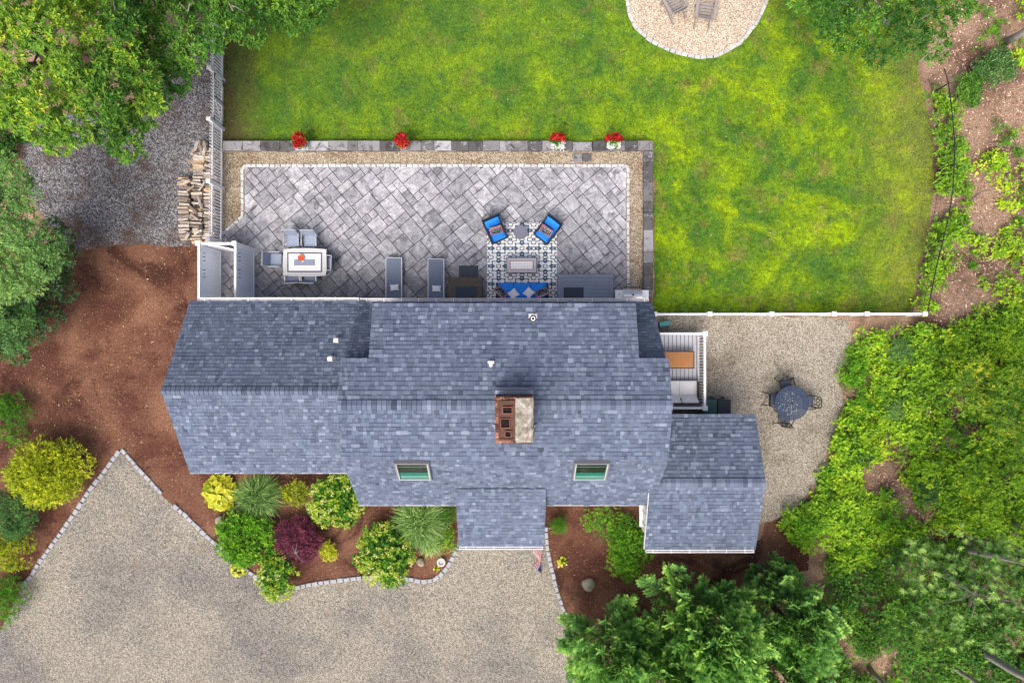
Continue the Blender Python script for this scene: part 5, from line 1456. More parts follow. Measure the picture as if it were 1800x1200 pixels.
LEAF = {
 'oak': leafmat('oak_leaves', [(0,(.016,.060,.010)),(.3,(.045,.130,.018)),(.55,(.100,.225,.025)),(.8,(.225,.345,.030)),(1,(.42,.46,.035))]),
 'oakdark': leafmat('dark_oak_leaves', [(0,(.014,.060,.010)),(.35,(.042,.132,.018)),(.65,(.092,.215,.026)),(1,(.20,.33,.035))]),
 'lime': leafmat('lime_undergrowth_leaves', [(0,(.030,.085,.012)),(.3,(.085,.19,.018)),(.6,(.185,.33,.020)),(.85,(.30,.43,.022)),(1,(.42,.46,.045))], bright=1.75),
 'dark': leafmat('dark_glossy_leaves', [(0,(.010,.036,.010)),(.4,(.026,.082,.020)),(.75,(.060,.150,.030)),(1,(.15,.26,.07))], .15, .35, None, .5),
 'gold': leafmat('golden_foliage', [(0,(.06,.10,.010)),(.35,(.19,.245,.014)),(.7,(.37,.42,.018)),(1,(.58,.60,.05))], bright=1.55),
 'shrub': leafmat('fresh_green_leaves', [(0,(.020,.080,.008)),(.35,(.060,.185,.012)),(.7,(.130,.310,.018)),(1,(.25,.42,.03))]),
 'hydra': leafmat('hydrangea_leaves', [(0,(.014,.062,.010)),(.4,(.045,.150,.018)),(.75,(.115,.26,.022)),(1,(.26,.38,.04))]),
 'cream': leafmat('cream_green_florets', [(0,(.20,.38,.02)),(.4,(.40,.55,.04)),(.75,(.62,.68,.12)),(1,(.80,.80,.42))], bright=1.0),
 'purple': leafmat('purple_maple_leaves', [(0,(.018,.006,.012)),(.4,(.062,.014,.030)),(.75,(.13,.030,.055)),(1,(.24,.07,.10))], bright=2.3),
 'hosta': leafmat('chartreuse_hosta_leaves', [(0,(.20,.26,.012)),(.4,(.42,.47,.020)),(.75,(.62,.62,.045)),(1,(.76,.74,.14))], bright=1.0),
 'grassy': leafmat('ornamental_grass_blades', [(0,(.016,.055,.010)),(.4,(.060,.150,.024)),(.75,(.150,.28,.055)),(1,(.36,.47,.18))]),
 'cypress': leafmat('cypress_sprays', [(0,(.024,.080,.026)),(.35,(.078,.190,.050)),(.7,(.175,.325,.078)),(1,(.32,.46,.115))], .35, .6, None, .2, 2.0),
 'blue': leafmat('blue_green_needles', [(0,(.024,.072,.022)),(.4,(.068,.165,.045)),(.75,(.145,.275,.070)),(1,(.29,.42,.12))], .25, bright=1.6),
 'pine': leafmat('soft_pine_needles', [(0,(.028,.078,.022)),(.4,(.075,.165,.040)),(.75,(.165,.285,.080)),(1,(.32,.46,.13))], .25, bright=1.7),
 'red': leafmat('red_petals', [(0,(.14,.002,.004)),(.5,(.48,.006,.010)),(1,(.75,.06,.06))], bright=1.0),
 'white': leafmat('white_petals', [(0,(.62,.62,.60)),(1,(.86,.86,.86))], bright=1.0),
 'litter': leafmat('dead_leaf_litter', [(0,(.07,.04,.028)),(.4,(.20,.12,.085)),(.75,(.36,.25,.19)),(1,(.56,.46,.38))], .05, .8),
 'chip': leafmat('wood_chips', [(0,(.05,.022,.014)),(.5,(.15,.075,.045)),(.8,(.33,.22,.14)),(1,(.62,.50,.38))], 0, .9),
}
# ---- trunk with limbs
def trunk(name, mat, parent, off, base, top, r0, r1, limbs=(), bend=.3, seed=0, n=8):
    r = random.Random(seed); base = Vector(base); top = Vector(top); pts = []; rad = []
    ax_ = Vector((r.uniform(-1,1), r.uniform(-1,1), 0))*bend
    for k in range(8):
        t_ = k/7; pts.append(base.lerp(top, t_) + ax_*math.sin(t_*math.pi)); rad.append(r0+(r1-r0)*t_ + (.25*r0 if k == 0 else 0))
    m_ = MB(off); m_.tube(pts, rad, n)
    for (q, t_) in limbs:
        q = Vector(q); i = min(6, int(t_*7)); s = pts[i]; md = s.lerp(q, .5) + Vector((0,0,-.15)) + Vector((r.uniform(-.15,.15), r.uniform(-.15,.15), 0)); rr_ = rad[i]*.5
        m_.tube([s, s.lerp(md, .5)+Vector((0,0,.04)), md, q], [rr_, rr_*.75, rr_*.5, rr_*.15], 5)
    return m_.build(name, mat, parent, smooth=True)
# ---- broadleaf tree given by lobes
def leafy_tree(name, label, cat, base, lobes_c, lobes_r, mat, per=60, k=8, L=.15, W=.06, tv=.5, ts=.14, spread=1.1, bark='bark', r0=.16, seed=0, flat=.7, group=None, tvf=None, trunktop=None, limbs=True, zlo=-.15):
    g = np.random.default_rng(seed+100); off = np.array([base[0], base[1], 0.0])
    root = empty(name, tuple(off), 0, label, cat, group)
    lobes_c = np.asarray(lobes_c, float); lobes_r = np.asarray(lobes_r, float)
    p, ax_, idx = lobes_to_twigs(g, lobes_c, lobes_r, per, flat, zlo)
    lt = g.normal(0, .10, len(lobes_c))[idx]
    P_, F_, N_, L_, W_, T_ = rosettes(g, p, ax_, k, L, W, spread, tv, ts)
    T_ = T_ + np.repeat(lt, k)
    if tvf is not None: T_ = T_ + np.repeat(tvf(p), k)
    leaves('crown', LEAF[mat], root, off, P_, F_, N_, L_, W_, np.clip(T_, 0, 1))
    top = trunktop if trunktop is not None else tuple(lobes_c.mean(0) + np.array([0, 0, -.2]))
    sel = list(range(len(lobes_c))); random.Random(seed).shuffle(sel)
    lim = [(tuple(lobes_c[i] - np.array([0,0,.1])), random.Random(seed+i).uniform(.45,.95)) for i in sel[:14]] if limbs else []
    trunk('trunk', MAT[bark], root, off, (base[0], base[1], -.05), top, r0, r0*.35, lim, .25, seed)
    return root
def region_lobes(poly, n, zf, rpx, seed, zj=.35):
    g = np.random.default_rng(seed)
    # spread the lobes out with a few relaxation trials
    x, y = sample_poly(poly, n*6, g); keep = [0]
    for _ in range(n-1):
        d = np.min((x[:, None]-x[keep][None])**2 + (y[:, None]-y[keep][None])**2, axis=1)
        cand = g.choice(len(x), 40); keep.append(int(cand[np.argmax(d[cand])]))
    x, y = x[keep], y[keep]; z = zf(x, y) + g.normal(0, zj, n)
    r = g.uniform(rpx[0], rpx[1], n)*(CAMH-z)/1200
    return Pn(x, y, z), r
def mound(name, label, px, py, h, rad, mat, per=220, k=5, L=.07, W=.03, tv=.5, ts=.14, spread=.9, seed=0, cat='shrub', sx=1.0, sy=1.0, nl=14, lr_=.42, flat=.9, bark='bark', group=None, extra=None, tvf=None, zc=.55):
    # rounded shrub: lobes on a dome
    g = np.random.default_rng(seed+300); c = P(px, py, h*.6); base = (c.x, c.y)
    d = rand_dirs(nl, g, -.05); cc = np.array([c.x, c.y, h*zc*.75]) + d*np.array([rad*sx, rad*sy, h*.5])*g.uniform(.55,.80,(nl,1))
    nt = max(3, nl//3); dt = rand_dirs(nt, g, .3)*np.array([1,1,.25]); ct = np.array([c.x, c.y, h*.62]) + dt*np.array([rad*sx*.5, rad*sy*.5, h*.3]); cc = np.concatenate([cc, ct]); nl = nl+nt
    cc[:, 2] = np.maximum(cc[:, 2], h*.2)
    rr_ = rad*lr_*g.uniform(.75, 1.15, nl)
    return leafy_tree(name, label, cat, base, cc, rr_, mat, per, k, L, W, tv, ts, spread, bark, .04, seed, flat, group, tvf, (base[0], base[1], h*.5), True)

# ---- the oaks at upper left
oakA = [(-120,-120),(230,-120),(235,-20),(215,60),(250,120),(280,170),(262,205),(240,235),(228,270),(205,280),(178,262),(155,238),(120,252),(78,240),(60,205),(20,190),(-60,190),(-120,120)]
cA, rA = region_lobes(oakA, 62, lambda x, y: 5.2 + 1.6*np.exp(-((x-60)**2+(y-60)**2)/160**2), (26,44), 1)
leafy_tree('oak_tree', 'large yellow green oak crown filling the upper left corner', 'tree', tuple(P(95,150).xy), cA, rA, 'oak', 320, 9, .145, .054, .50, .13, 1.15, 'bark', .22, 1, .6,
           tvf=lambda p: .14*np.clip((-12.0-p[:, 0])/4.0, -1, 1) + .10*np.clip((p[:, 1]-8.0)/3.0, -1, 1))
oakB = [(215,-120),(430,-120),(420,20),(385,70),(372,105),(345,125),(335,165),(300,185),(265,190),(240,150),(220,80)]
cB, rB = region_lobes(oakB, 34, lambda x, y: 4.3 + 0*x, (24,38), 2)
leafy_tree('oak_tree', 'darker green oak between the yellow oak and the picket fence', 'tree', tuple(P(300,90).xy), cB, rB, 'oakdark', 310, 8, .135, .053, .48, .13, 1.1, 'barkpale', .16, 2, .6)
oakC = [(405,-120),(610,-120),(600,-20),(555,10),(545,40),(520,48),(490,52),(470,72),(440,70),(415,45),(400,10)]
cC, rC = region_lobes(oakC, 26, lambda x, y: 5.0 + 0*x, (20,34), 3)
leafy_tree('oak_tree', 'fresh green oak branch reaching over the top left of the lawn', 'tree', tuple(P(455,-20).xy), cC, rC, 'oak', 270, 8, .14, .055, .42, .12, 1.1, 'bark', .15, 3, .6)
# dead pale twigs poking out of the crowns
tw = empty('dead_branch', P(215,30,6.2), 0, 'bare pale dead twigs poking from the dark oak crown', 'branch')
m_ = MB(tw.location); r = random.Random(9)
for (a_, c_) in (((200,5),(215,45)),((215,45),(232,40)),((212,30),(198,52)),((318,8),(330,20)),((330,20),(345,2)),((405,10),(430,22)),((410,20),(402,0))):
    m_ = MB(tw.location); m_.tube([P(*a_,6.3), (P(*a_,6.3)+P(*c_,6.2))/2+Vector((0,0,.15)), P(*c_,6.2)], [.022,.016,.006], 4); m_.build('twig', MAT['twig'], tw)
# ---- left margin: pale pine, dark rhododendron, small shrubs
pn = [(-80,290),(20,285),(45,320),(40,370),(75,395),(95,420),(92,455),(70,480),(60,500),(20,505),(-80,500)]
def needle_tree(name, label, base, poly, n, zf, rpx, mat, seed, per=70, k=16, L=.13, W=.016, tv=.55, bark='bark', spread=1.3, cat='tree', zj=.3):
    c_, r_ = region_lobes(poly, n, zf, rpx, seed, zj)
    return leafy_tree(name, label, cat, base, c_, r_, mat, per, k, L, W, tv, .12, spread, bark, .13, seed, .6)
cD, rD = region_lobes(pn, 36, lambda x, y: 4.6+0*x, (20,32), 21)
leafy_tree('evergreen_tree', 'pale blue green evergreen at the left edge above the mulch', 'tree', tuple(P(40,440).xy), cD, rD, 'blue', 420, 9, .11, .030, .66, .13, 1.1, 'bark', .14, 21, .6)
rh = [(70,395),(110,400),(125,440),(132,480),(122,520),(100,555),(75,585),(50,610),(25,630),(-60,640),(-60,490),(60,500)]
cE, rE = region_lobes(rh, 34, lambda x, y: 1.5+0*x, (16,26), 22, .25)
leafy_tree('rhododendron', 'dark glossy rhododendron hedge along the mulch on the left', 'shrub', tuple(P(70,520).xy), cE, rE, 'dark', 420, 7, .115, .036, .40, .15, 1.2, 'bark', .08, 22, .7)
pl = [(-80,510),(50,505),(62,530),(45,560),(35,600),(10,615),(-80,620)]
cF, rF = region_lobes(pl, 16, lambda x, y: 3.2+0*x, (16,26), 23)
leafy_tree('evergreen_tree', 'hazy blue green evergreen branches below the pale one at left edge', 'tree', tuple(P(15,560).xy), cF, rF, 'blue', 400, 9, .13, .035, .42, .10, 1.1, 'bark', .12, 23, .6)
mound('yew_shrub', 'low dark green shrub at the left edge beside the open mulch', 12, 735, .9, 1.0, 'shrub', 260, 8, .09, .022, .30, .12, 1.0, 31, sy=1.1)
mound('golden_cypress', 'large golden yellow cypress shrub left of the driveway corner', 78, 828, 1.5, 1.70, 'gold', 330, 7, .10, .035, .50, .17, .8, 32, sy=.86, nl=34, lr_=.30)
mound('arborvitae', 'blue green evergreen shrub between the two golden ones', 22, 905, 1.3, 1.15, 'blue', 300, 8, .09, .025, .36, .12, .8, 33, sy=1.0, nl=20, lr_=.34)
mound('golden_cypress', 'smaller golden shrub at the left edge beside the cobbles', 14, 965, 1.1, .95, 'gold', 330, 7, .09, .03, .42, .16, .8, 34, sy=.95, nl=18, lr_=.34)
mound('yew_shrub', 'bright green low evergreen at the lower left edge of the driveway', 4, 1058, 1.0, .95, 'shrub', 300, 8, .09, .024, .42, .13, .9, 35, sy=1.1, nl=18, lr_=.36)

# ---- front bed
def hosta(name, label, px, py, rad, h, seed, n=60, mat='hosta'):
    g = np.random.default_rng(seed); c = P(px, py, h*.5); off = np.array([c.x, c.y, 0.])
    root = empty(name, tuple(off), 0, label, 'plant')
    a_ = g.uniform(0, 6.28, n); t_ = np.sqrt(g.uniform(.02, 1, n))
    out = np.stack([np.cos(a_), np.sin(a_), 0*a_], -1)
    pos = off + out*(rad*.66*t_ - rad*.12)[:, None] + UP*(h*(1-.5*t_)*g.uniform(.85,1.1,n))[:, None]
    fwd = out*(.25+t_)[:, None] + UP*(.35-.55*t_)[:, None] + g.normal(0,1,(n,3))*np.array([1,1,.2])*(.75*(1-t_)+.1)[:, None]; nrm = UP + out*.35 + g.normal(0,.16,(n,3))
    leaves('leaves', LEAF[mat], root, off, pos, fwd, nrm, rad*.42*g.uniform(.75,1.2,n), rad*.36*g.uniform(.75,1.2,n), np.clip(g.normal(.52,.26,n),0,1), droop=.22, fold=.20)
    m_ = MB(off)
    for k in range(n): m_.tube([(off[0], off[1], 0), tuple(pos[k])], .008, 4, False)
    m_.build('stalks', LEAF['shrub'], root)
    return root
hosta('hosta', 'big chartreuse hosta in the mulch by the left wing', 386, 866, .84, .55, 1, 120)
hosta('hosta', 'golden hosta leaves peeking out below the green mounded shrub', 418, 1000, .42, .28, 2, 30)
hosta('hosta', 'tiny lime hosta alone in the mulch right of the flag', 988, 987, .26, .16, 3, 26)
hosta('hosta', 'tiny yellow plant beside the stone planter ring', 767, 999, .17, .12, 4, 18)
def tuft_grass(name, label, px, py, rad, h, n, seed, mat='grassy', tv=.5):
    g = np.random.default_rng(seed); c = P(px, py, h*.5); off = np.array([c.x, c.y, 0.])
    root = empty(name, tuple(off), 0, label, 'ornamental grass')
    a_ = g.uniform(0, 6.28, n); q_ = np.sqrt(g.uniform(.01, 1, n)); R_ = rad*(.08+1.0*q_)*g.uniform(.85,1.1,n); H_ = h*(1.25-.55*q_)*g.uniform(.75, 1.1, n); S = 6
    out = np.stack([np.cos(a_), np.sin(a_), 0*a_], -1); sd_ = np.stack([-np.sin(a_), np.cos(a_), 0*a_], -1)
    bend = g.normal(0, .22, n); ro = g.uniform(0,6.28,n); st = off + (np.stack([np.cos(ro), np.sin(ro), 0*ro], -1)*(np.sqrt(g.uniform(0,1,n))*rad*.30)[:, None]); a_ = a_ + g.normal(0,.35,n); out = np.stack([np.cos(a_), np.sin(a_), 0*a_], -1); sd_ = np.stack([-np.sin(a_), np.cos(a_), 0*a_], -1); R_ = R_*.82
    V = np.zeros((n, S, 2, 3)); 
    for s in range(S):
        t_ = s/(S-1); ctr = st + out*(R_*t_**1.35)[:, None] + sd_*(bend*R_*t_*t_)[:, None] + UP*(H_*np.sin(min(1, t_*1.12)*np.pi*.62)*1.0)[:, None]
        w_ = .015*(1-t_*.85)
        V[:, s, 0] = ctr - sd_*w_; V[:, s, 1] = ctr + sd_*w_
    idx = np.arange(n*S*2).reshape(n, S, 2)
    f_ = np.stack([idx[:, :-1, 0], idx[:, :-1, 1], idx[:, 1:, 1], idx[:, 1:, 0]], -1).ravel()
    me = np_mesh('blades', V.reshape(-1, 3)-off, 4, f_, np.repeat(np.clip(g.normal(tv,.33,n),0,1), S*2), LEAF[mat]); add('blades', me, None, root)
    return root
tuft_grass('ornamental_grass', 'arching ornamental grass clump beside the big hosta', 455, 872, 1.02, .95, 2200, 5, tv=.42)
tuft_grass('ornamental_grass', 'arching ornamental grass clump tucked under the eave by the entry', 738, 915, 1.15, 1.0, 2600, 6, tv=.50)
tuft_grass('ornamental_grass', 'wispy grey green perennial at the entry corner of the bed', 757, 955, .62, .45, 500, 7, tv=.8)
mound('spirea_shrub', 'small yellow green shrub between the grass and the hydrangea', 521, 866, .8, .56, 'gold', 420, 6, .10, .03, .34, .16, .9, 41, sy=1.25, nl=16, lr_=.36)
mound('spirea_shrub', 'small bright yellow shrub right of the purple maple', 578, 968, .5, .42, 'gold', 480, 6, .085, .026, .62, .16, .8, 42, nl=12, lr_=.4)
def hydrangea(label, px, py, h, rad, seed, sx=1, sy=1, nf=90, nl=26):
    root = mound('hydrangea', label, px, py, h, rad, 'hydra', 190, 6, .15, .085, .55, .16, 1.1, seed, sx=sx, sy=sy, nl=nl, lr_=.34)
    g = np.random.default_rng(seed+5); off = np.array(root.location)
    d = rand_dirs(nf, g, .12); c = np.array([off[0], off[1], h*.42]) + d*np.array([rad*sx*1.02, rad*sy*1.02, h*.66])
    p, ax_, idx = lobes_to_twigs(g, c, np.full(nf, .085), 900, .6, .0)
    P_, F_, N_, L_, W_, T_ = rosettes(g, p, ax_, 4, .055, .05, 1.2, .5, .2)
    T_ = np.clip(T_ + np.repeat(g.normal(0,.2,nf)[idx], 4), 0, 1)
    leaves('flower_heads', LEAF['cream'], root, off, P_, F_, N_, L_, W_, T_)
    return root
hydrangea('flowering hydrangea at the corner of the main roof', 592, 880, 1.3, 1.10, 51, 1.02, .95, 95, 30)
hydrangea('flowering hydrangea spilling over the cobbles below the purple maple', 487, 1012, 1.0, .86, 52, .95, 1.12, 60, 22)
hydrangea('flowering hydrangea in the middle of the front bed near the entry', 676, 976, 1.2, 1.08, 53, 1.0, 1.1, 110, 30)
mound('mounded_shrub', 'large bright green mounded shrub at the driveway edge of the bed', 428, 945, 1.2, 1.25, 'shrub', 300, 6, .12, .046, .52, .20, 1.0, 43, sx=1.0, sy=1.02, nl=40, lr_=.27)
jm = mound('japanese_maple', 'purple laceleaf japanese maple in the front bed', 524, 950, 1.2, .98, 'purple', 420, 8, .11, .020, .48, .17, 1.2, 44, sx=.98, sy=1.05, nl=34, lr_=.30, cat='tree')
m_ = MB(jm.location); q0 = P(520,972,1.25)
for (x_, y_) in ((514,958),(522,955),(528,966),(512,968),(534,988)):
    m_ = MB(jm.location); m_.tube([q0, (q0+P(x_,y_,1.3))/2+Vector((0,0,.06)), P(x_,y_,1.28)], [.014,.010,.005], 5); m_.build('bare_twig', MAT['twig'], jm)
mound('dwarf_conifer', 'dark dwarf conifer squeezed between the grass and the entry', 785, 905, .8, .46, 'shrub', 500, 8, .07, .018, .22, .10, .8, 45, nl=14, lr_=.4)
mound('perennial', 'mixed green and russet perennials against the entry wall', 787, 950, .4, .52, 'lime', 260, 5, .085, .03, .36, .2, 1.0, 46, sx=.7, sy=1.2, nl=14, lr_=.4, cat='plant')
mound('dwarf_spruce', 'small round dwarf spruce in the mulch right of the entry', 983, 920, .75, .38, 'shrub', 700, 9, .06, .014, .34, .12, .8, 47, sy=1.12, nl=16, lr_=.42)
mound('azalea', 'loose green azalea close to the eave near the white window', 1066, 920, .8, .95, 'shrub', 170, 6, .095, .036, .55, .18, 1.0, 48, sx=1.25, sy=.75, nl=18, lr_=.30)
mound('azalea', 'dense green azalea in front of the white window', 1102, 966, 1.1, 1.08, 'shrub', 320, 6, .095, .038, .50, .15, 1.0, 49, sx=.95, sy=1.2, nl=32, lr_=.29)

# ---- flower pots standing on the wall
def flower_pot(label, px, py, two, seed):
    g = np.random.default_rng(seed); c = P(px, 256, .55); z = .402; off = np.array([c.x, yc, z]); root = empty('flower_pot', tuple(off), 0, label, 'flower pot', 'flower pots on the stone wall')
    m_ = MB(); m_.lathe([(.13,0),(.18,.26),(.20,.26),(.20,.30),(.17,.30),(.16,.27),(.01,.27)], n=20); m_.build('pot', MAT['pot'], root)
    d = rand_dirs(150, g, .1); p = d*np.array([.26,.26,.24])*g.uniform(.7,1,(150,1)) + np.array([0,.05,.32]); 
    leaves('foliage', LEAF['hydra'], root, (0,0,0), *rosettes(g, p, d+UP*.3, 5, .07, .045, 1.1, .4, .15))
    n = 80+12*seed; d = rand_dirs(n, g, .2); p = d*np.array([.22+.02*seed,.29-.015*seed,.26])*g.uniform(.8,1.12,(n,1)) + np.array([g.normal(0,.03),.07,.36])
    if two: p = p[p[:, 1] > .02]; 
    ax_ = p - np.array([0,.05,.3])
    leaves('red_flowers', LEAF['red'], root, (0,0,0), *rosettes(g, p, ax_, 7, .065, .055, 1.3, .5, .22))
    if two:
        n = 46; p = np.stack([g.uniform(-.22,.22,n), g.uniform(-.22,.0,n), g.uniform(.34,.50,n)], -1)
        leaves('white_flowers', LEAF['white'], root, (0,0,0), *rosettes(g, p, np.repeat(np.array([[0,-.4,1.]]),n,0), 6, .07, .06, 1.4, .6, .2))
    return root
flower_pot('white pot of red flowers nearest the fence on the stone wall', 530, 250, False, 1)
flower_pot('white pot of red flowers in the middle of the stone wall', 709, 249, False, 2)
flower_pot('pot of red and white flowers left of the wall opening', 979, 250, True, 3)
flower_pot('pot of red and white flowers right of the wall opening', 1077, 249, True, 4)

# ---- feathery cypress: plumes of flat scaly sprays
def plume_template(g, nb=12, nl=6):
    # axis along +Z of length 1; returns arrays of small leaves
    pos = []; fwd = []; nrm = []; L = []; W = []; tt = []
    for i in range(nb*2):
        t_ = .06+.90*(i/(nb*2)); s = 1 if i % 2 else -1; roll = g.normal(0, .75)
        bl = .40*(1-t_)**.75+.06
        d = np.array([s*math.cos(roll)*.80, math.sin(roll)*.80, .75]); d /= np.linalg.norm(d)
        b0 = np.array([0, 0, t_]); 
        pn_ = np.cross(d, np.array([0,0,1.])); pn_ /= np.linalg.norm(pn_)
        for j in range(nl):
            u = (j+.3)/nl
            for q in (-1, 1):
                sd_ = np.cross(pn_, d); f_ = d*.85 + q*sd_*.62 + g.normal(0,.10,3)
                pos.append(b0 + d*bl*u); fwd.append(f_); nrm.append(pn_ + g.normal(0,.25,3)); L.append(.135*(1.15-.6*u)); W.append(.036); tt.append(.08+.46*u+.34*t_)  # tint lightens outwards: shaded interior and lit tips put into the colour
    pos.append(np.array([0,0,.94])); fwd.append(np.array([0,0,1.])); nrm.append(np.array([1.,0,0])); L.append(.12); W.append(.05); tt.append(.8)
    return [np.array(a) for a in (pos, fwd, nrm, L, W, tt)]
def plumes(g, pts, dirs, lens, mat, parent, off, name='crown', tvar=.14, tadd=0.0):
    temps = [plume_template(g) for _ in range(4)]; out = [[] for _ in range(6)]
    for p, d, l in zip(pts, dirs, lens):
        T = temps[g.integers(4)]; d = d/np.linalg.norm(d); ref = UP if abs(d[2]) < .9 else np.array([1.,0,0])
        u = np.cross(d, ref); u /= np.linalg.norm(u); w = np.cross(u, d); a = g.uniform(0, 6.28)
        u, w = u*math.cos(a)+w*math.sin(a), -u*math.sin(a)+w*math.cos(a); M = np.stack([u, w, d], 0)*l
        out[0].append(T[0] @ M + p); out[1].append(T[1] @ M); out[2].append(T[2] @ M); out[3].append(T[3]*l); out[4].append(T[4]*l)
        out[5].append(np.clip(T[5] + g.normal(0, tvar) + g.normal(0, .06, len(T[5])) + tadd, 0, 1))
    A = [np.concatenate(o) for o in out]
    return leaves(name, LEAF[mat], parent, off, *A, droop=.05, fold=.05)
def cypress(label, px, py, h, rad, n, seed, mat='cypress', tadd=0.0, name='cypress_tree'):
    g = np.random.default_rng(seed); top = P(px, py, h*.72); base = np.array([top.x, top.y, 0.]); root = empty(name, tuple(base), 0, label, 'tree')
    t_ = g.uniform(.05, 1, n)**.75; zz = h*(.10+.86*t_); rr_ = rad*(1-t_)**.62*g.uniform(.55, 1.05, n); a_ = g.uniform(0, 6.28, n)
    out = np.stack([np.cos(a_), np.sin(a_), 0*a_], -1); p = base + out*rr_[:, None]*.58 + UP*zz[:, None]
    d = out*(1.15-.55*t_)[:, None] + UP*(.45+.75*t_)[:, None] + g.normal(0, .16, (n, 3))
    l = (.72+.60*(1-t_))*g.uniform(.75, 1.3, n)*rad/1.7
    plumes(g, p, d, l, mat, root, base, tadd=tadd)
    m_ = MB(base); m_.tube([tuple(base), (base[0], base[1], h*.9)], [.14, .02], 8); m_.build('trunk', MAT['bark'], root)
    return root
cypress('feathery green cypress at the bottom, right beside the driveway', 1080, 1165, 4.4, 1.75, 165, 61, tadd=.02)
cypress('tallest feathery cypress in the middle of the bottom group', 1262, 1140, 5.2, 2.15, 215, 62, tadd=.08)
cypress('feathery cypress at the bottom centre, cut by the frame', 1190, 1205, 4.6, 2.1, 175, 63, tadd=.06)
cypress('darker feathery cypress on the woodland side of the bottom group', 1405, 1112, 4.2, 1.8, 175, 64, tadd=.0)
cypress('feathery cypress at the lower edge nearest the undergrowth', 1385, 1195, 4.2, 1.9, 165, 65, tadd=-.02)
cypress('short dark cypress between the mulch and the tall group', 1365, 1022, 2.3, .9, 80, 66, tadd=-.14)

# ---- trees beyond the right edge and in the wood
tl = [(1395,-60),(1700,-60),(1690,20),(1660,60),(1640,100),(1600,112),(1560,90),(1540,105),(1500,85),(1455,78),(1440,55),(1420,40),(1425,20),(1400,10)]
cG, rG = region_lobes(tl, 34, lambda x, y: 4.2+0*x, (16,28), 71, .4)
leafy_tree('oak_tree', 'loose dark green tree hanging over the upper right corner of the lawn', 'tree', tuple(P(1560,40).xy), cG, rG, 'oakdark', 340, 6, .16, .05, .40, .16, 1.0, 'barkpale', .13, 71, .55)
for i, (a_, c_) in enumerate((((1600,45),(1635,25)), ((1605,60),(1622,40)), ((1650,70),(1662,95)), ((1615,110),(1640,85)))):
    q = P(*a_, 4.8); w_ = P(*c_, 4.9); r = empty('dead_branch', q, 0, ('pale dead twig uppermost in the corner tree', 'short dead twig below the uppermost one in the corner tree', 'pale dead twig at the wire fence end of the corner tree', 'low dead twig near the lawn edge below the corner tree')[i], 'branch')
    m_ = MB(q); m_.tube([q, (q+w_)/2+Vector((0,0,.08)), w_], [.022,.016,.006], 5); m_.build('twig', MAT['twig'], r)
mound('holly_bush', 'dark green bush beside the pale trunk at the upper right', 1752, 115, 1.2, .78, 'dark', 420, 6, .10, .04, .62, .14, 1.0, 72, sx=1.1, sy=.85, nl=24, lr_=.34)
mound('holly_bush', 'dark green bush outside the wire fence, below the upper right bush', 1700, 160, 1.0, .75, 'oakdark', 330, 6, .10, .04, .50, .14, 1.0, 73, sx=.95, sy=1.05, nl=22, lr_=.32)
ysap = [(1690,650),(1760,640),(1860,680),(1860,800),(1800,800),(1760,760),(1715,740),(1685,700)]
cH, rH = region_lobes(ysap, 22, lambda x, y: 2.6+0*x, (16,26), 74, .3)
leafy_tree('oak_sapling', 'yellow green oak sapling at the right edge', 'tree', tuple(P(1740,720).xy), cH, rH, 'oak', 200, 8, .12, .05, .68, .14, 1.1, 'bark', .07, 74, .6)
gsap = [(1560,990),(1620,960),(1660,985),(1650,1040),(1690,1090),(1680,1150),(1640,1170),(1590,1160),(1560,1110),(1570,1060)]
cI, rI = region_lobes(gsap, 24, lambda x, y: 2.4+0*x, (15,24), 75, .3)
leafy_tree('oak_sapling', 'fresh green oak sapling left of the soft pine', 'tree', tuple(P(1610,1060).xy), cI, rI, 'oakdark', 210, 8, .12, .05, .60, .14, 1.1, 'bark', .07, 75, .6)
esap = [(1730,760),(1880,780),(1880,960),(1790,950),(1730,900),(1700,860),(1690,800)]
cK, rK = region_lobes(esap, 26, lambda x, y: 1.9+0*x, (14,24), 76, .3)
leafy_tree('oak_sapling', 'bright bushy sapling at the right edge above the leaning trunk', 'tree', tuple(P(1760,860).xy), cK, rK, 'lime', 200, 8, .11, .05, .52, .16, 1.1, 'bark', .06, 76, .6)
# soft pine at lower right
pine = empty('pine_tree', P(1700,1070), 0, 'soft needled pine with bare grey branches at the lower right', 'tree'); PO = np.array(pine.location)
g = np.random.default_rng(81); ppoly = [(1610,950),(1680,935),(1740,940),(1800,960),(1880,980),(1880,1120),(1800,1125),(1750,1135),(1715,1140),(1690,1120),(1650,1110),(1620,1080),(1600,1040),(1595,990)]
cL, rL = region_lobes(ppoly, 46, lambda x, y: 3.9 + 1.2*np.exp(-((x-1725)**2+(y-1020)**2)/70**2), (14,24), 81, .35)
p, ax_, idx = lobes_to_twigs(g, cL, rL, 40, .6, .0)
P_, F_, N_, L_, W_, T_ = rosettes(g, p, ax_, 34, .17, .028, .95, .70, .14, .05, .012); T_ = np.clip(T_+np.repeat(g.normal(0,.1,len(cL))[idx], 34), 0, 1)
leaves('needles', LEAF['pine'], pine, PO, P_, F_, N_, L_, W_, T_, droop=.02, fold=0)
ptop = P(1722,1022,4.4); lim = [(tuple(cL[i]), .5+.4*(i % 5)/5) for i in range(0, 46, 3)]
trunk('trunk', MAT['bark'], pine, PO, tuple(P(1700,1070)), tuple(ptop), .09, .02, lim, .1, 81)
for i, (x_, y_) in enumerate(((1640,1005),(1655,1060),(1740,1072),(1790,1058),(1705,1090),(1730,1045))):
    m_ = MB(PO); q = P(x_, y_, 5.0); s_ = P(1712,1042,4.9); m_.tube([s_, (s_+q)/2+Vector((0,0,.12)), q], [.017,.012,.005], 5); m_.build('bare_branch', MAT['twig'], pine)

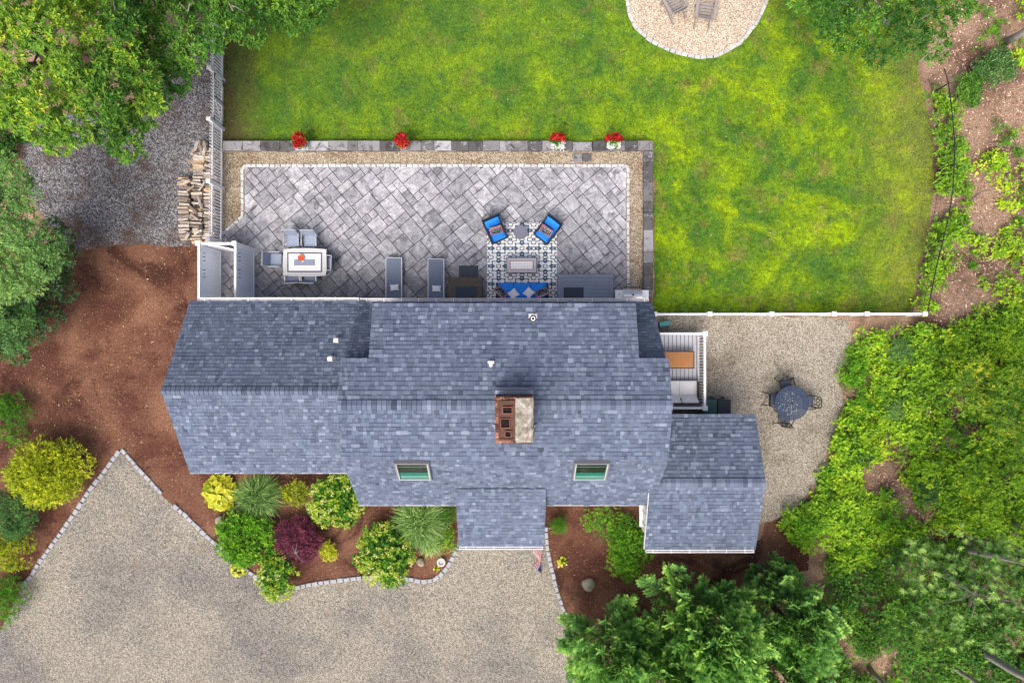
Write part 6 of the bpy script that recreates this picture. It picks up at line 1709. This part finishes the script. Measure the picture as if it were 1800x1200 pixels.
# ---- tall bare trunks, their crowns high above and outside the view
gct = np.random.default_rng(90); cl0 = np.concatenate([rand_dirs(16, gct, -.2)*np.array([1.5,1.5,1.0])]); pT, aT, iT = lobes_to_twigs(gct, cl0, np.full(16,.75), 90, .7, -.4)
vv, ffc, ttc = leaves_arrays(*rosettes(gct, pT, aT, 8, .18, .08, 1.1, .4, .15)); tall_crown = np_mesh('crown', vv, 3, ffc, ttc, LEAF['oakdark'])
def tall_tree(label, b0, b1, ztop, r0, seed, mat='barkpale'):
    # b0: foot in the picture, b1: a point further up the trunk (px, py, z)
    base = P(*b0); up_ = P(b1[0], b1[1], b1[2]); d = up_-base; top = base + d*(ztop/d.z)
    root = empty('tall_tree', base, 0, label, 'tree'); m_ = MB(base); r = random.Random(seed); pts = []; rad = []
    for k in range(12):
        t_ = k/11; pts.append(base.lerp(top, t_)+Vector((r.uniform(-.06,.06), r.uniform(-.06,.06), 0))*(0 if k == 0 else 1)); rad.append(r0*(1-.6*t_)+(r0*.3 if k == 0 else 0))
    m_.tube(pts, rad, 9); m_.build('trunk', MAT[mat], root, smooth=True)
    o = add('crown', tall_crown, None, root, tuple(top-base+Vector((0,0,.6)))); o.rotation_euler = (0,0,seed)
tall_tree('leaning grey trunk at the right edge below the bright sapling', (1688,962), (1800,990,3.8), 13, .11, 1)
tall_tree('grey trunk at the right edge, upper of two close together', (1772,915), (1800,925,1.2), 13, .10, 2)
tall_tree('grey trunk at the right edge, lower of two close together', (1766,926), (1800,944,1.4), 13, .10, 3)
tall_tree('thick mossy trunk in the lower right corner', (1716,1136), (1800,1188,3.0), 14, .15, 4)
tall_tree('slender pale trunk slanting to the bottom edge, left of the mossy one', (1652,1162), (1715,1200,2.6), 13, .085, 5)
tall_tree('short visible trunk at the bottom edge among the undergrowth', (1528,1174), (1556,1202,1.6), 12, .09, 6)
tall_tree('pale trunk in the upper right corner above the dark bush', (1764,76), (1802,52,1.5), 13, .13, 7)
tall_tree('grey trunk at the left edge under the yellow oak', (33,228), (0,208,1.4), 12, .14, 8)

# ---- undergrowth (nobody could count its leaves)
def undergrowth(name, label, polys, mat, seed, hmin=.12, hmax=.75, rmin=.13, rmax=.36, k=5, L=.125, W=.072, per=105):
    g = np.random.default_rng(seed); CC = []; RR = []; TT = []
    for (poly, n, thr, tvp) in polys:
        x, y = sample_poly(poly, n, g); d = .6*smooth_noise(x, y, 60, seed+1) + .4*smooth_noise(x, y, 20, seed+2); m_ = d > thr; x, y, d = x[m_], y[m_], d[m_]
        h = hmin + (hmax-hmin)*np.clip((d-thr)*2.6, 0, 1)*g.uniform(.3, 1, len(x)); CC.append(Pn(x, y, h)); RR.append(g.uniform(rmin, rmax, len(x)))
        TT.append(tvp + g.normal(0, .13, len(x)) + .28*(smooth_noise(x, y, 45, seed+9)-.5))
    c_ = np.concatenate(CC); r_ = np.concatenate(RR); t0 = np.concatenate(TT)
    p, ax_, idx = lobes_to_twigs(g, c_, r_, per, .75, .0); p[:, 2] = np.maximum(p[:, 2], .04)
    P_, F_, N_, L_, W_, T_ = rosettes(g, p, ax_, k, L, W, 1.3, .5, .08); sz = np.repeat(g.uniform(.55, 1.35, len(c_))[idx], k); L_ = L_*sz; W_ = W_*sz; T_ = np.clip(T_ - .5 + np.repeat(t0[idx], k), 0, 1)
    v, f_, t_ = leaves_arrays(P_, F_, N_, L_, W_, T_); o = add(name, np_mesh(name, v, 3, f_, t_, LEAF[mat]))
    return tag(o, label, 'undergrowth', kind='stuff')
U1 = [(1500,590),(1560,575),(1640,580),(1720,560),(1880,540),(1880,980),(1780,960),(1700,930),(1640,930),(1600,940),(1560,965),(1520,990),(1480,1010),(1440,1010),(1420,970),(1380,930),(1372,905),(1412,890),(1440,840),(1455,790),(1480,745),(1500,700),(1480,660)]
U2 = [(1440,1000),(1520,985),(1600,950),(1700,950),(1880,960),(1880,1290),(1440,1290),(1480,1150),(1500,1080)]
U3 = [(1638,165),(1668,165),(1690,240),(1705,330),(1690,420),(1660,500),(1640,545),(1615,545),(1630,450),(1645,360),(1650,260)]
U4 = [(1690,-50),(1880,-50),(1880,560),(1700,560),(1700,420),(1720,330),(1700,200),(1660,120),(1680,40)]
U5 = [(-80,180),(40,190),(50,230),(30,290),(-80,300)]
undergrowth('undergrowth', 'lime green low undergrowth carpeting the wood on the right', [(U1, 2900, .38, .55), (U3, 190, .33, .5), (U4, 700, .62, .64)], 'lime', 101)
undergrowth('undergrowth', 'ferny mid green plants mixed through the lime undergrowth', [(U1, 800, .46, .55), (U2, 300, .40, .6), (U4, 160, .55, .5)], 'shrub', 103, .1, .6, .10, .22, 7, .17, .04, 110)
undergrowth('undergrowth', 'darker bushy undergrowth in the lower right wood', [(U2, 1150, .36, .46), (U5, 160, .4, .3)], 'oakdark', 102, .2, .95, .18, .42, 5, .13, .066, 95)
# individual shrubs standing out of the undergrowth
for i, (x_, y_, rd, h_, mt, tv_, lb) in enumerate((
    (1500,652,.62,.75,'shrub',.55,'rounded green shrub at the gravel edge beside the mesh table'),
    (1420,930,.75,.85,'shrub',.55,'rounded green shrub where the gravel meets the right mulch bed'),
    (1580,620,.60,.8,'blue',.60,'hazy blue green young pine at the end of the lawn fence'),
    (1640,860,.70,.7,'blue',.45,'blue green sprawling shrub in the lime undergrowth'),
    (1510,800,.60,.8,'oakdark',.50,'mid green bush in the undergrowth beside the mesh table gravel'),
    (1570,720,.55,.7,'pine',.55,'soft grey green young pine in the undergrowth'),
    (1480,1080,.85,1.2,'oakdark',.55,'green bush between the cypresses and the oak sapling'),
    (1530,1130,.80,1.1,'oakdark',.50,'green bush near the short trunk at the bottom edge'),
    (1765,600,.85,1.0,'lime',.55,'lime bush at the right edge above the yellow sapling'))):
    nd = mt in ('blue','pine')
    mound('woodland_shrub', lb, x_, y_, h_, rd, mt, 230 if not nd else 200, 6 if not nd else 12, .10 if not nd else .12, .045 if not nd else .02, tv_, .14, 1.1, 110+i, nl=20, lr_=.34)

# ---- fallen branches on the forest floor
r = random.Random(12); m_ = None
for i, (x_, y_, an_, ln, lb) in enumerate(((1725,345,.5,1.0,'curved pale dead branch right of the wire fence'), (1760,262,-.2,1.1,'forked dead branch on the bare sandy patch'), (1735,505,.2,1.3,'bowed dead branch below the bare slope'), (1755,540,1.45,.7,'upright dead stick near the lawn fence end'), (1700,520,2.2,.8,'thin fallen twig beside the wire fence'), (1690,745,.15,.5,'pale stick lying in the lime undergrowth'), (1785,440,-.9,1.0,'long fallen branch at the right edge'), (1480,935,.4,.35,'small pale stick near the mulch corner'), (1560,868,.2,.45,'short white stick in the undergrowth near the gravel'))):
    q = P(x_, y_, .1); root = empty('fallen_branch', (q.x, q.y, 0), an_, lb, 'branch'); m_ = MB(); pts = [(ln*(k/5-.5), .12*ln*math.sin(k/5*math.pi+i), .10+.05*math.sin(k*1.7+i)) for k in range(6)]
    m_.tube(pts, [.022,.022,.019,.016,.012,.006], 5); m_.build('stem', MAT['twig'], root)
    m_ = MB(); m_.tube([pts[2], (pts[2][0]+ln*.18, pts[2][1]+ln*.2, .14)], [.012,.004], 4); m_.build('fork', MAT['twig'], root)

# ---- litter, chips, grass
def flecks(name, label, poly, n, mat, z, L, W, seed, tv=.5, ts=.25, cat='litter', excl=None):
    g = np.random.default_rng(seed); x, y = sample_poly(poly, n, g)
    for e in (excl or []): m_ = ~in_poly(x, y, e); x, y = x[m_], y[m_]
    n = len(x); p = Pn(x, y, np.full(n, 0.)); p[:, 2] = z + g.uniform(0, .012, n); f_ = rand_dirs(n, g, -1)*np.array([1,1,.12]); nn = UP+g.normal(0,.35,(n,3))
    v, fi, t_ = leaves_arrays(p, f_, nn, L*g.uniform(.5,1.5,n), W*g.uniform(.6,1.4,n), np.clip(g.normal(tv,ts,n),0,1), droop=.0, fold=.1)
    return tag(add(name, np_mesh(name, v, 3, fi, t_, LEAF[mat])), label, cat, kind='stuff')
flecks('leaf_litter', 'dead leaves and needles scattered over the forest floor', [(1610,-80),(1900,-80),(1900,1280),(1440,1280),(1440,940),(1500,600),(1640,560),(1650,300)], 26000, 'litter', .012, .11, .045, 201)
flecks('wood_chips', 'loose bark chips scattered over the mulch', MULCH, 34000, 'chip', .016, .080, .024, 202, .38, .20, 'mulch', [DRIVE])
g = np.random.default_rng(210); x, y = sample_poly(LAWN, 150000, g)
m_ = ~in_poly(x, y, [(a_[0], a_[1]+4) for a_ in PIT]); x, y = x[m_], y[m_]
n = len(x); p = Pn(x, y, np.zeros(n)); p[:, 2] = .022
fw_ = rand_dirs(n, g, -1)*np.array([1,1,0]) + UP*g.uniform(.25,1.1,n)[:, None]; hgt = .075*g.uniform(.5,1.4,n)
f2 = nrmz(fw_); sd_ = nrmz(np.cross(f2, UP+g.normal(0,.2,(n,3)))); v = np.stack([p-sd_*.014, p+sd_*.014, p+f2*hgt[:, None]], 1).reshape(-1, 3)
tag(add('grass', np_mesh('grass', v, 3, np.arange(n*3), np.repeat(np.clip(g.normal(.5,.30,n),0,1), 3), MAT['blades'])), 'short mown grass blades of the lawn', 'grass', kind='stuff')
g = np.random.default_rng(220); n = 70; a_ = g.uniform(0,6.28,n); q_ = np.sqrt(g.uniform(0,1,n))*.5; p = np.stack([rtb.location[0]-.08+q_*np.cos(a_)*(.5+.5*g.uniform(0,1,n)), rtb.location[1]+q_*np.sin(a_), np.full(n, .722)], -1)
v, fi, t_ = leaves_arrays(p, rand_dirs(n, g)*np.array([1,1,.05]), np.repeat(UP[None], n, 0), .04*g.uniform(.5,1.4,n), .022*g.uniform(.6,1.4,n), g.uniform(0,1,n), droop=0, fold=.1)
tag(add('fallen_petals', np_mesh('fallen_petals', v, 3, fi, t_, LEAF['white'])), 'white fallen petals scattered on the blue mesh table', 'petals', kind='stuff')
flecks('fallen_leaves', 'small dead leaves and bare specks scattered over the lawn', LAWN, 420, 'litter', .05, .075, .04, 230, .38, .22, 'leaves', [[(a_[0], a_[1]+4) for a_ in PIT]])
flecks('drive_debris', 'stray leaves and bits of bark blown over the driveway gravel', DRIVE, 420, 'litter', .022, .075, .03, 231, .4, .25, 'leaves')
flecks('gravel_debris', 'stray leaves on the side yard gravel', SIDE, 200, 'litter', .018, .075, .03, 232, .4, .25, 'leaves')
